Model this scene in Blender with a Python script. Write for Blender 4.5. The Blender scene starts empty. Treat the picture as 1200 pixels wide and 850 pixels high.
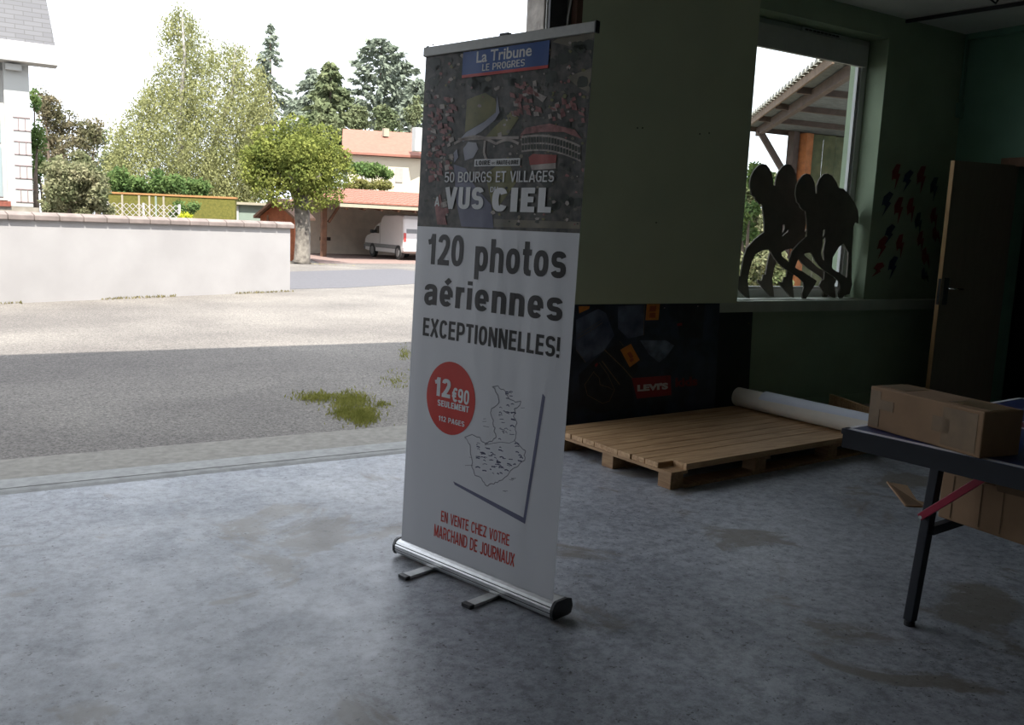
import bpy, bmesh, math, random
import numpy as np
from mathutils import Vector, Matrix

C = bpy.context.scene.collection
S = bpy.context.scene
PI = math.pi

# ------------------------------------------------------------------ camera, sky, sun, exposure
CAM_H, FPX = 1.406, 1050.0
PITCH, ROLL, YAW = math.radians(8.49), math.radians(2.45), math.radians(31.9)
fw = Vector((math.sin(YAW)*math.cos(PITCH), math.cos(YAW)*math.cos(PITCH), -math.sin(PITCH)))
r0 = Vector((math.cos(YAW), -math.sin(YAW), 0)); u0 = r0.cross(fw)
rt = math.cos(ROLL)*r0 + math.sin(ROLL)*u0
upv = -math.sin(ROLL)*r0 + math.cos(ROLL)*u0
cd = bpy.data.cameras.new('camera'); cam = bpy.data.objects.new('camera', cd); C.objects.link(cam)
cd.sensor_fit = 'HORIZONTAL'; cd.sensor_width = 36.0; cd.lens = FPX/1200*36.0
cd.clip_start = .05; cd.clip_end = 400
m = Matrix((rt, upv, -fw)).transposed().to_4x4(); m.translation = (0, 0, CAM_H)
cam.matrix_world = m
S.camera = cam

S.view_settings.view_transform = 'Standard'
S.view_settings.look = 'None'
S.view_settings.gamma = 1.0
S.view_settings.exposure = 0.0
S.view_settings.use_curve_mapping = False
try:
    S.cycles.use_denoising = True
    S.cycles.max_bounces = 12; S.cycles.diffuse_bounces = 8; S.cycles.transparent_max_bounces = 12
    S.cycles.caustics_reflective = False; S.cycles.caustics_refractive = False
    S.cycles.sample_clamp_indirect = 4.0
except Exception:
    pass

W = bpy.data.worlds.new('sky'); S.world = W; W.use_nodes = True
bg = W.node_tree.nodes['Background']
bg.inputs[0].default_value = (.90, .96, 1.05, 1); bg.inputs[1].default_value = 2.3

sd = bpy.data.lights.new('sun', 'SUN'); sun = bpy.data.objects.new('sun', sd); C.objects.link(sun)
sd.energy = 11.5; sd.angle = math.radians(.6); sd.color = (1, .96, .88)
SUN_EL, SUN_AZ = math.radians(54), math.radians(14)       # travels outward over the roof, a little to the right
sdir = Vector((math.sin(SUN_AZ)*math.cos(SUN_EL), math.cos(SUN_AZ)*math.cos(SUN_EL), -math.sin(SUN_EL)))
sun.rotation_euler = sdir.to_track_quat('-Z', 'Y').to_euler(); sun.location = (-6, -10, 20)

# ------------------------------------------------------------------ measuring helpers (plan positions)
def ray(x, y):
    return rt*((x-600)/FPX) + upv*((425-y)/FPX) + fw
O = Vector((0, 0, CAM_H))
def onz(x, y, z=0.0):
    d = ray(x, y); return O + d*((z-CAM_H)/d.z)
def ony(x, y, Y):
    d = ray(x, y); return O + d*(Y/d.y)
def onx(x, y, X):
    d = ray(x, y); return O + d*(X/d.x)
def far(x, y, D):
    return O + ray(x, y)*D

# ------------------------------------------------------------------ materials
M = {}
def mat(name, col, rough=.6, metal=0.0, spec=.5, var=0.0, scale=8.0, col2=None, bump=0.0, bscale=60.0, detail=4.0, coords='Object', rvar=0.0):
    m = bpy.data.materials.new(name); m.use_nodes = True
    nt = m.node_tree; b = nt.nodes['Principled BSDF']
    b.inputs['Base Color'].default_value = (*col, 1); b.inputs['Roughness'].default_value = rough
    b.inputs['Metallic'].default_value = metal; b.inputs['Specular IOR Level'].default_value = spec
    if var or col2 or bump or rvar:
        tc = nt.nodes.new('ShaderNodeTexCoord')
    if var or col2:
        n = nt.nodes.new('ShaderNodeTexNoise'); n.inputs['Scale'].default_value = scale; n.inputs['Detail'].default_value = detail
        nt.links.new(tc.outputs[coords], n.inputs['Vector'])
        r = nt.nodes.new('ShaderNodeValToRGB')
        a = col if col2 else tuple(max(0, c*(1-var)) for c in col)
        z = col2 if col2 else tuple(c*(1+var) for c in col)
        r.color_ramp.elements[0].position = .33; r.color_ramp.elements[1].position = .67
        r.color_ramp.elements[0].color = (*a, 1); r.color_ramp.elements[1].color = (*z, 1)
        nt.links.new(n.outputs['Fac'], r.inputs['Fac']); nt.links.new(r.outputs['Color'], b.inputs['Base Color'])
        if rvar:
            mr = nt.nodes.new('ShaderNodeMapRange'); mr.inputs['To Min'].default_value = rough-rvar; mr.inputs['To Max'].default_value = rough+rvar
            nt.links.new(n.outputs['Fac'], mr.inputs['Value']); nt.links.new(mr.outputs['Result'], b.inputs['Roughness'])
    if bump:
        n2 = nt.nodes.new('ShaderNodeTexNoise'); n2.inputs['Scale'].default_value = bscale; n2.inputs['Detail'].default_value = 3
        nt.links.new(tc.outputs[coords], n2.inputs['Vector'])
        bp = nt.nodes.new('ShaderNodeBump'); bp.inputs['Strength'].default_value = bump; bp.inputs['Distance'].default_value = .01
        nt.links.new(n2.outputs['Fac'], bp.inputs['Height']); nt.links.new(bp.outputs['Normal'], b.inputs['Normal'])
    M[name] = m
    return m

def leafmat(name, c1, c2, scale=1.5, trans=.35):
    m = bpy.data.materials.new(name); m.use_nodes = True; nt = m.node_tree
    nt.nodes.remove(nt.nodes['Principled BSDF'])
    g = nt.nodes.new('ShaderNodeTexCoord')
    n = nt.nodes.new('ShaderNodeTexNoise'); n.inputs['Scale'].default_value = scale; n.inputs['Detail'].default_value = 8; n.inputs['Roughness'].default_value = .8
    r = nt.nodes.new('ShaderNodeValToRGB'); r.color_ramp.elements[0].position = .36; r.color_ramp.elements[1].position = .64
    r.color_ramp.elements[0].color = (*c1, 1); r.color_ramp.elements[1].color = (*c2, 1)
    d = nt.nodes.new('ShaderNodeBsdfDiffuse'); t = nt.nodes.new('ShaderNodeBsdfTranslucent'); x = nt.nodes.new('ShaderNodeMixShader')
    x.inputs[0].default_value = trans
    L = nt.links
    L.new(g.outputs['Object'], n.inputs['Vector']); L.new(n.outputs['Fac'], r.inputs['Fac'])
    L.new(r.outputs['Color'], d.inputs['Color']); L.new(r.outputs['Color'], t.inputs['Color'])
    L.new(d.outputs[0], x.inputs[1]); L.new(t.outputs[0], x.inputs[2]); L.new(x.outputs[0], nt.nodes['Material Output'].inputs['Surface'])
    M[name] = m

def floor_material():
    m = bpy.data.materials.new('painted_concrete'); m.use_nodes = True; nt = m.node_tree; L = nt.links
    b = nt.nodes['Principled BSDF']; tc = nt.nodes.new('ShaderNodeTexCoord')
    def noise(s, d=5, r=.6, w=0):
        n = nt.nodes.new('ShaderNodeTexNoise'); n.inputs['Scale'].default_value = s; n.inputs['Detail'].default_value = d
        n.inputs['Roughness'].default_value = r; n.inputs['Distortion'].default_value = w
        L.new(tc.outputs['Object'], n.inputs['Vector']); return n
    def ramp(src, a, z, ca, cz):
        r = nt.nodes.new('ShaderNodeValToRGB'); e = r.color_ramp.elements
        e[0].position = a; e[1].position = z; e[0].color = (*ca, 1); e[1].color = (*cz, 1)
        L.new(src, r.inputs['Fac']); return r
    def mix(f, a, c, blend='MIX'):
        x = nt.nodes.new('ShaderNodeMix'); x.data_type = 'RGBA'; x.blend_type = blend
        if isinstance(f, float): x.inputs[0].default_value = f
        else: L.new(f, x.inputs[0])
        L.new(a, x.inputs[6])
        if isinstance(c, tuple): x.inputs[7].default_value = (*c, 1)
        else: L.new(c, x.inputs[7])
        return x.outputs[2]
    base = ramp(noise(1.1, 6).outputs['Fac'], .3, .7, (.23, .245, .28), (.37, .385, .42))
    fine = ramp(noise(17, 12, .86).outputs['Fac'], .40, .57, (.54, .54, .54), (1.16, 1.16, 1.16))
    c = mix(1.0, base.outputs['Color'], fine.outputs['Color'], 'MULTIPLY')
    st = ramp(noise(1.7, 7, .62, .6).outputs['Fac'], .575, .625, (0, 0, 0), (.8, .8, .8))
    c = mix(st.outputs['Color'], c, (.165, .145, .122))
    wear = ramp(noise(4.5, 12, .8, .3).outputs['Fac'], .57, .61, (0, 0, 0), (.5, .5, .5))
    c = mix(wear.outputs['Color'], c, (.42, .44, .48))
    pits = ramp(noise(52, 4, .65).outputs['Fac'], .345, .365, (.95, .95, .95), (0, 0, 0))
    c = mix(pits.outputs['Color'], c, (.07, .07, .075))
    L.new(c, b.inputs['Base Color'])
    rr = nt.nodes.new('ShaderNodeMapRange'); rr.inputs['From Min'].default_value = .3; rr.inputs['From Max'].default_value = .7
    rr.inputs['To Min'].default_value = .28; rr.inputs['To Max'].default_value = .55
    L.new(noise(3.2, 7, .7).outputs['Fac'], rr.inputs['Value']); L.new(rr.outputs['Result'], b.inputs['Roughness'])
    bp = nt.nodes.new('ShaderNodeBump'); bp.inputs['Strength'].default_value = .10; bp.inputs['Distance'].default_value = .01
    L.new(noise(40, 8, .8).outputs['Fac'], bp.inputs['Height']); L.new(bp.outputs['Normal'], b.inputs['Normal'])
    M['painted_concrete'] = m

def ground_material():
    m = bpy.data.materials.new('gravelly_asphalt'); m.use_nodes = True; nt = m.node_tree; L = nt.links
    b = nt.nodes['Principled BSDF']; tc = nt.nodes.new('ShaderNodeTexCoord')
    n1 = nt.nodes.new('ShaderNodeTexNoise'); n1.inputs['Scale'].default_value = .55; n1.inputs['Detail'].default_value = 7
    n2 = nt.nodes.new('ShaderNodeTexNoise'); n2.inputs['Scale'].default_value = 48; n2.inputs['Detail'].default_value = 4; n2.inputs['Roughness'].default_value = .9
    for n in (n1, n2): L.new(tc.outputs['Object'], n.inputs['Vector'])
    r1 = nt.nodes.new('ShaderNodeValToRGB'); e = r1.color_ramp.elements; e[0].position = .35; e[1].position = .68
    e[0].color = (.125, .112, .104, 1); e[1].color = (.20, .182, .165, 1)
    r2 = nt.nodes.new('ShaderNodeValToRGB'); e = r2.color_ramp.elements; e[0].position = .36; e[1].position = .64
    e[0].color = (.30, .30, .30, 1); e[1].color = (1.6, 1.6, 1.57, 1)
    L.new(n1.outputs['Fac'], r1.inputs['Fac']); L.new(n2.outputs['Fac'], r2.inputs['Fac'])
    x = nt.nodes.new('ShaderNodeMix'); x.data_type = 'RGBA'; x.blend_type = 'MULTIPLY'; x.inputs[0].default_value = 1
    L.new(r1.outputs['Color'], x.inputs[6]); L.new(r2.outputs['Color'], x.inputs[7]); L.new(x.outputs[2], b.inputs['Base Color'])
    b.inputs['Roughness'].default_value = .9
    bp = nt.nodes.new('ShaderNodeBump'); bp.inputs['Strength'].default_value = .5; bp.inputs['Distance'].default_value = .01
    L.new(n2.outputs['Fac'], bp.inputs['Height']); L.new(bp.outputs['Normal'], b.inputs['Normal'])
    M['gravelly_asphalt'] = m

def wood_material(name, c1, c2, axis=0, rough=.6, knot=True):
    m = bpy.data.materials.new(name); m.use_nodes = True; nt = m.node_tree; L = nt.links
    b = nt.nodes['Principled BSDF']; tc = nt.nodes.new('ShaderNodeTexCoord'); mp = nt.nodes.new('ShaderNodeMapping')
    sc = [14, 14, 14]; sc[axis] = 1.3; mp.inputs['Scale'].default_value = sc
    n = nt.nodes.new('ShaderNodeTexNoise'); n.inputs['Scale'].default_value = 2.2; n.inputs['Detail'].default_value = 7; n.inputs['Distortion'].default_value = 1.2
    L.new(tc.outputs['Object'], mp.inputs['Vector']); L.new(mp.outputs['Vector'], n.inputs['Vector'])
    r = nt.nodes.new('ShaderNodeValToRGB'); r.color_ramp.elements[0].position = .3; r.color_ramp.elements[1].position = .62
    r.color_ramp.elements[0].color = (*c1, 1); r.color_ramp.elements[1].color = (*c2, 1)
    L.new(n.outputs['Fac'], r.inputs['Fac']); L.new(r.outputs['Color'], b.inputs['Base Color'])
    b.inputs['Roughness'].default_value = rough
    M[name] = m

def glass_material():
    m = bpy.data.materials.new('window_glass'); m.use_nodes = True; nt = m.node_tree; L = nt.links
    nt.nodes.remove(nt.nodes['Principled BSDF'])
    t = nt.nodes.new('ShaderNodeBsdfTransparent'); t.inputs[0].default_value = (.94, .96, .95, 1)
    g = nt.nodes.new('ShaderNodeBsdfGlossy'); g.inputs['Roughness'].default_value = .02
    lw = nt.nodes.new('ShaderNodeLayerWeight'); pw = nt.nodes.new('ShaderNodeMath'); pw.operation = 'POWER'; pw.inputs[1].default_value = 4
    f = nt.nodes.new('ShaderNodeMath'); f.operation = 'MULTIPLY_ADD'; f.inputs[1].default_value = .5; f.inputs[2].default_value = .03
    L.new(lw.outputs['Facing'], pw.inputs[0]); L.new(pw.outputs[0], f.inputs[0])
    x = nt.nodes.new('ShaderNodeMixShader')
    L.new(f.outputs[0], x.inputs[0]); L.new(t.outputs[0], x.inputs[1]); L.new(g.outputs[0], x.inputs[2])
    L.new(x.outputs[0], nt.nodes['Material Output'].inputs['Surface'])
    M['window_glass'] = m

def sheet_material(name, col, rough=.38, var=0.0, scale=10, col2=None, detail=4.0):
    """printed vinyl with soft vertical waves"""
    m = mat(name, col, rough, var=var, scale=scale, col2=col2, detail=detail, spec=.5 if name == 'banner_white' else .28)
    nt = m.node_tree; L = nt.links; b = nt.nodes['Principled BSDF']
    tc = nt.nodes.new('ShaderNodeTexCoord'); mp = nt.nodes.new('ShaderNodeMapping'); mp.inputs['Scale'].default_value = (1, 1, .12)
    mp.inputs['Rotation'].default_value = (0, 0, -BTH)
    n = nt.nodes.new('ShaderNodeTexNoise'); n.inputs['Scale'].default_value = 7; n.inputs['Detail'].default_value = 1
    L.new(tc.outputs['Object'], mp.inputs['Vector']); L.new(mp.outputs['Vector'], n.inputs['Vector'])
    bp = nt.nodes.new('ShaderNodeBump'); bp.inputs['Strength'].default_value = .12; bp.inputs['Distance'].default_value = .05
    L.new(n.outputs['Fac'], bp.inputs['Height']); L.new(bp.outputs['Normal'], b.inputs['Normal'])

BTH, BLEAN = -1.30057, .03305
floor_material(); ground_material(); glass_material()
mat('green_wall_paint', (.29, .36, .25), .75, var=.08, scale=3, bump=.15, bscale=90)
mat('green_panel_paint', (.46, .50, .34), .6, var=.05, scale=2)
mat('teal_wall_paint', (.16, .30, .22), .75, var=.08, scale=3)
mat('pale_wall_paint', (.58, .60, .52), .8, var=.05, scale=3)
mat('ceiling_paint', (.62, .62, .58), .85, var=.06, scale=2)
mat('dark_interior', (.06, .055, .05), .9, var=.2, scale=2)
mat('raw_concrete', (.40, .365, .33), .9, var=.28, scale=9, bump=.5, bscale=40)
mat('threshold_concrete', (.40, .375, .33), .9, var=.16, scale=22, bump=.2, bscale=160, detail=8)
mat('kerb_concrete', (.33, .33, .32), .85, var=.14, scale=18, detail=9, bump=.15, bscale=120)
mat('facade_render', (.62, .58, .50), .9, var=.06, scale=4)
mat('white_plastic', (.55, .56, .55), .35, var=.03, scale=5)
mat('sill_paint', (.42, .45, .38), .5, var=.08, scale=6)
mat('shutter_grey', (.46, .46, .44), .55, var=.05, scale=12)
mat('black_rubber', (.02, .02, .02), .7, var=.2, scale=30)
mat('black_metal', (.022, .022, .024), .42, var=.2, scale=18)
mat('white_cable', (.6, .6, .58), .5, var=.04, scale=30)
mat('rust_wood', (.08, .035, .02), .7, var=.25, scale=20)
mat('aluminium', (.62, .62, .62), .32, metal=.85, var=.06, scale=40)
mat('rail_aluminium', (.40, .40, .385), .5, metal=.2, var=.05, scale=40)
mat('black_plastic', (.018, .018, .02), .35, var=.15, scale=30)
sheet_material('banner_white', (.60, .60, .63), var=.015, scale=2)
sheet_material('print_black', (.02, .017, .018), .4, var=.2)
sheet_material('print_red', (.52, .045, .035), .35, var=.06)
sheet_material('print_text_red', (.50, .06, .04), .4, var=.06)
sheet_material('print_white', (.66, .66, .67), .4, var=.03)
sheet_material('print_blue', (.02, .075, .27), .35, var=.08)
sheet_material('print_grey', (.24, .24, .27), .5, var=.1)
sheet_material('print_shadow', (.13, .13, .20), .5, var=.1)
sheet_material('aerial_green', (.012, .015, .012), .45, scale=30, detail=9, col2=(.10, .088, .075))
sheet_material('aerial_tree', (.006, .010, .006), .45, scale=34, detail=8, col2=(.026, .036, .020))
sheet_material('aerial_roof', (.16, .055, .05), .45, scale=40, col2=(.36, .15, .14))
sheet_material('aerial_redroof', (.30, .05, .04), .45, var=.2)
sheet_material('aerial_wall', (.36, .31, .28), .45, var=.25, scale=30)
sheet_material('aerial_river', (.20, .21, .28), .35, scale=8, col2=(.34, .34, .38))
sheet_material('aerial_deepriver', (.085, .09, .15), .35, scale=9, col2=(.14, .14, .21))
sheet_material('aerial_meadow', (.10, .105, .03), .45, scale=14, col2=(.20, .18, .06))
sheet_material('aerial_field', (.20, .17, .12), .4, scale=12, col2=(.12, .11, .08))
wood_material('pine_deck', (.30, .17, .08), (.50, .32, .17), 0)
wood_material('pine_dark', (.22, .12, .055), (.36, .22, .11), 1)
wood_material('door_paint', (.15, .12, .09), (.17, .14, .105), 2, .5)
wood_material('door_edge_wood', (.42, .24, .11), (.56, .36, .18), 2)
mat('cardboard', (.30, .185, .105), .85, var=.1, scale=9, bump=.12, bscale=22)
mat('cardboard_dark', (.16, .10, .055), .85, var=.12, scale=9)
mat('packing_tape', (.20, .125, .06), .42, var=.12, scale=18)
mat('table_blue', (.020, .032, .14), .35, var=.1, scale=6)
mat('table_white_line', (.78, .79, .84), .5, var=.04, scale=20)
mat('table_maroon', (.16, .02, .045), .4, var=.1, scale=20)
mat('table_frame', (.010, .013, .021), .6, var=.15, scale=14)
mat('red_brace_paint', (.36, .018, .05), .4, var=.08, scale=20)
mat('paper_white', (.66, .62, .55), .7, var=.04, scale=6)
mat('paper_sky_sheen', (.55, .58, .66), .6, var=.04, scale=6)
mat('poster_black', (.008, .008, .010), .5, var=.3, scale=5)
mat('poster_navy', (.010, .013, .023), .5, scale=7, col2=(.035, .046, .075))
mat('denim_blue', (.03, .04, .075), .6, scale=8, col2=(.12, .145, .21))
mat('denim_dark', (.010, .012, .018), .6, scale=16, col2=(.024, .027, .036))
mat('denim_faded', (.17, .21, .28), .6, scale=10, col2=(.035, .045, .075))
mat('stitch_brown', (.16, .11, .065), .6, var=.2, scale=30)
mat('label_orange', (.58, .20, .03), .55, var=.12, scale=20)
mat('label_print', (.36, .08, .02), .55, var=.12, scale=20)
mat('logo_red', (.26, .012, .02), .5, var=.1, scale=20)
mat('logo_white', (.62, .55, .55), .5, var=.05, scale=20)
mat('logo_darkred', (.16, .012, .015), .5, var=.1, scale=20)
mat('cutout_board', (.16, .14, .12), .75, var=.12, scale=8)
mat('bolt_red', (.20, .022, .022), .6, var=.1, scale=20)
mat('bolt_blue', (.010, .028, .07), .6, var=.1, scale=20)
mat('bolt_teal', (.010, .055, .07), .6, var=.1, scale=20)
mat('chrome', (.7, .7, .7), .2, metal=1.0, var=.03, scale=20)
# outdoors
mat('white_render', (.47, .45, .45), .9, scale=1.0, detail=7, col2=(.56, .54, .54), bump=.15, bscale=30)
mat('coping_tile', (.30, .245, .225), .85, var=.2, scale=5)
mat('ground_band_grey', (.155, .15, .165), .9, var=.12, scale=18)
mat('pink_drive', (.36, .25, .22), .9, var=.15, scale=9)
mat('house_white', (.66, .67, .65), .8, var=.03, scale=3)
mat('fascia_white', (.72, .71, .68), .7, var=.02, scale=3)
mat('quoin_line', (.22, .16, .16), .9, var=.1, scale=10)
mat('pale_blue_glass', (.42, .50, .52), .15, var=.06, scale=2)
mat('stone_base', (.30, .26, .21), .9, scale=5, col2=(.5, .46, .4))
mat('red_brick', (.30, .09, .06), .85, var=.2, scale=14)
mat('cream_wall', (.52, .46, .36), .9, var=.03, scale=2)
mat('terracotta_roof', (.40, .175, .125), .85, var=.1, scale=5)
mat('bark_pale', (.30, .27, .23), .9, scale=7, col2=(.13, .11, .095), bump=.5, bscale=20)
mat('bark_birch', (.5, .48, .44), .85, scale=6, col2=(.2, .18, .15))
mat('bark_dark', (.10, .075, .055), .9, var=.3, scale=8)
mat('pale_shutter', (.30, .28, .26), .7, var=.06, scale=6)
mat('red_shed_wood', (.50, .15, .06), .75, var=.18, scale=9)
mat('shed_trim', (.20, .11, .07), .8, var=.2, scale=9)
mat('cabinet_green', (.34, .42, .35), .7, var=.04, scale=3)
mat('cream_paint', (.50, .45, .34), .8, var=.05, scale=5)
mat('hedge_screen', (.14, .14, .02), .9, scale=16, col2=(.22, .20, .035), bump=.8, bscale=40)
mat('orange_rail', (.55, .27, .10), .7, var=.1, scale=8)
mat('trellis_grey', (.72, .67, .69), .8, var=.06, scale=9)
mat('carport_wood', (.17, .085, .05), .8, var=.25, scale=6)
mat('carport_dark', (.05, .033, .026), .9, var=.25, scale=6)
mat('carport_wall', (.62, .53, .44), .95, var=.08, scale=3)
mat('van_white', (.66, .64, .64), .3, var=.02, scale=3)
mat('van_glass', (.04, .045, .05), .12, var=.1, scale=3)
mat('van_rear_glass', (.16, .16, .165), .15, var=.1, scale=3)
mat('van_trim', (.20, .20, .20), .6, var=.06, scale=9)
mat('tail_red', (.5, .04, .03), .3, var=.1, scale=12)
mat('shelter_wood', (.075, .052, .045), .8, var=.25, scale=9)
mat('shelter_orange', (.34, .12, .04), .8, var=.2, scale=9)
mat('eave_timber', (.13, .085, .055), .8, var=.25, scale=9)
mat('shelter_underside', (.10, .115, .125), .9, var=.25, scale=9)
mat('shelter_boards', (.06, .07, .035), .85, scale=6, col2=(.11, .115, .06))
mat('tile_grey', (.30, .29, .26), .85, var=.15, scale=9)
mat('sand_ground', (.48, .39, .26), .95, var=.12, scale=8)
leafmat('leaf_linden', (.07, .105, .028), (.30, .315, .085), 1.6)
leafmat('leaf_birch', (.17, .185, .08), (.34, .34, .16), .9)
leafmat('leaf_bush', (.11, .15, .065), (.36, .33, .21), 1.6)
leafmat('leaf_brown', (.11, .12, .06), (.27, .22, .15), 1.2)
leafmat('leaf_green', (.06, .12, .045), (.19, .26, .09), 1.3)
leafmat('leaf_fir', (.09, .12, .065), (.20, .22, .12), .6, .2)
leafmat('leaf_bluefir', (.14, .17, .13), (.25, .28, .22), .6, .2)
leafmat('leaf_hedge', (.11, .14, .045), (.27, .24, .09), 1.0)
leafmat('leaf_yellow', (.36, .42, .03), (.5, .5, .06), 2)
leafmat('grass_moss', (.17, .18, .04), (.36, .35, .11), 6)
leafmat('weed_brown', (.14, .13, .06), (.28, .24, .14), 2)
leafmat('dry_leaf', (.36, .28, .12), (.55, .5, .2), 2)

def slate_material():
    m = bpy.data.materials.new('slate_roof'); m.use_nodes = True; nt = m.node_tree; L = nt.links; b = nt.nodes['Principled BSDF']
    tc = nt.nodes.new('ShaderNodeTexCoord'); br = nt.nodes.new('ShaderNodeTexBrick')
    br.inputs['Scale'].default_value = 1.0; br.inputs['Brick Width'].default_value = .34; br.inputs['Row Height'].default_value = .10; br.inputs['Mortar Size'].default_value = .008
    br.inputs['Color1'].default_value = (.055, .055, .065, 1); br.inputs['Color2'].default_value = (.07, .07, .08, 1); br.inputs['Mortar'].default_value = (.03, .03, .033, 1)
    cx = nt.nodes.new('ShaderNodeSeparateXYZ'); cb = nt.nodes.new('ShaderNodeCombineXYZ')
    L.new(tc.outputs['Object'], cx.inputs[0]); L.new(cx.outputs['X'], cb.inputs['X']); L.new(cx.outputs['Z'], cb.inputs['Y'])
    L.new(cb.outputs[0], br.inputs['Vector']); L.new(br.outputs['Color'], b.inputs['Base Color']); b.inputs['Roughness'].default_value = .6
    M['slate_roof'] = m
slate_material()

OUT = ['facade_render', 'threshold_concrete', 'white_render', 'coping_tile', 'ground_band_grey', 'pink_drive', 'house_white', 'fascia_white', 'pale_blue_glass', 'stone_base', 'red_brick',
       'terracotta_roof', 'bark_pale', 'bark_birch', 'red_shed_wood', 'cabinet_green', 'cream_paint', 'hedge_screen', 'orange_rail', 'trellis_grey', 'gravelly_asphalt']
for k_ in OUT:                                     # outdoor colours darkened to offset the strong sun and sky
    nt_ = M[k_].node_tree
    for nd in nt_.nodes:
        if nd.type == 'VALTORGB' and nd.outputs[0].is_linked and k_ != 'gravelly_asphalt':
            for e_ in nd.color_ramp.elements: e_.color = (*[c*.62 for c in e_.color[:3]], 1)

# ------------------------------------------------------------------ mesh builder
ORG = {}
class MB:
    def __init__(s): s.v = []; s.f = []; s.mi = []; s.mats = []; s.cur = 0
    def use(s, name):
        if name not in s.mats: s.mats.append(name)
        s.cur = s.mats.index(name); return s
    def add(s, vs, fs):
        o = len(s.v); s.v += [tuple(p) for p in vs]
        for f in fs: s.f.append(tuple(i+o for i in f)); s.mi.append(s.cur)
        return s
    def hexa(s, p):
        """8 points: bottom ring 0-3, top ring 4-7"""
        return s.add(p, [(3, 2, 1, 0), (4, 5, 6, 7), (0, 1, 5, 4), (1, 2, 6, 5), (2, 3, 7, 6), (3, 0, 4, 7)])
    def box(s, a, b):
        (x0, y0, z0), (x1, y1, z1) = a, b
        return s.hexa([(x0, y0, z0), (x1, y0, z0), (x1, y1, z0), (x0, y1, z0), (x0, y0, z1), (x1, y0, z1), (x1, y1, z1), (x0, y1, z1)])
    def obox(s, o, ax, ay, az):
        """box from corner o along three edge vectors"""
        o, ax, ay, az = map(Vector, (o, ax, ay, az))
        return s.hexa([o, o+ax, o+ax+ay, o+ay, o+az, o+ax+az, o+ax+ay+az, o+ay+az])
    def bar(s, p, q, w, h, up=(0, 0, 1)):
        p, q = Vector(p), Vector(q); d = (q-p).normalized(); side = d.cross(Vector(up))
        if side.length < 1e-4: side = d.cross(Vector((0, 1, 0)))
        side.normalize(); u = side.cross(d)
        a = side*(w/2); b = u*(h/2)
        return s.hexa([p-a-b, p+a-b, q+a-b, q-a-b, p-a+b, p+a+b, q+a+b, q-a+b])
    def tube(s, pts, rad, n=10, cap=True):
        pts = [Vector(p) for p in pts]; rs = rad if isinstance(rad, (list, tuple)) else [rad]*len(pts)
        rings = []; dm = (pts[-1]-pts[0]).normalized()
        ref = Vector((0, 0, 1)) if abs(dm.z) < .7 else Vector((0, 1, 0))
        for i, p in enumerate(pts):
            d = (pts[min(i+1, len(pts)-1)]-pts[max(i-1, 0)]).normalized()
            a = d.cross(ref); a.normalize(); b = d.cross(a)
            rings.append([p+a*math.cos(t*2*PI/n)*rs[i]+b*math.sin(t*2*PI/n)*rs[i] for t in range(n)])
        vs = [q for r in rings for q in r]; fs = []
        for i in range(len(pts)-1):
            for t in range(n): fs.append((i*n+t, i*n+(t+1) % n, (i+1)*n+(t+1) % n, (i+1)*n+t))
        if cap: fs.append(tuple(range(n-1, -1, -1))); fs.append(tuple((len(pts)-1)*n+t for t in range(n)))
        return s.add(vs, fs)
    def prism(s, pts, ext):
        """closed outline of 3D points extruded by a vector"""
        e = Vector(ext); n = len(pts); vs = [Vector(p) for p in pts]; vs += [p+e for p in vs]
        fs = [tuple(range(n-1, -1, -1)), tuple(range(n, 2*n))] + [(i, (i+1) % n, (i+1) % n+n, i+n) for i in range(n)]
        return s.add(vs, fs)
    def build(s, name, material=None, parent=None, smooth=False, bevel=0.0, origin=None):
        if material: names = [material] + [k for k in s.mats if k != material]
        else: names = s.mats
        if parent is not None: org = ORG[parent.name]
        elif origin is not None: org = Vector(origin)
        else:
            a = np.array([tuple(p) for p in s.v]); org = Vector(((a[:, 0].min()+a[:, 0].max())/2, (a[:, 1].min()+a[:, 1].max())/2, a[:, 2].min()))
        me = bpy.data.meshes.new(name)
        me.from_pydata([tuple(Vector(p)-org) for p in s.v], [], s.f)
        for k in names: me.materials.append(M[k])
        if s.mats:
            mp = [names.index(k) for k in s.mats]
            me.polygons.foreach_set('material_index', [mp[i] for i in s.mi])
        bm = bmesh.new(); bm.from_mesh(me); bmesh.ops.recalc_face_normals(bm, faces=bm.faces)
        if bevel:
            bmesh.ops.bevel(bm, geom=[e for e in bm.edges if len(e.link_faces) == 2 and e.calc_face_angle(0) > .5], offset=bevel, segments=2, profile=.6, affect='EDGES', clamp_overlap=True)
        bm.to_mesh(me); bm.free()
        if smooth: me.polygons.foreach_set('use_smooth', [True]*len(me.polygons))
        me.update()
        o = bpy.data.objects.new(name, me); C.objects.link(o)
        if parent is not None: o.parent = parent
        else: o.location = org
        ORG[o.name] = org
        return o

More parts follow.
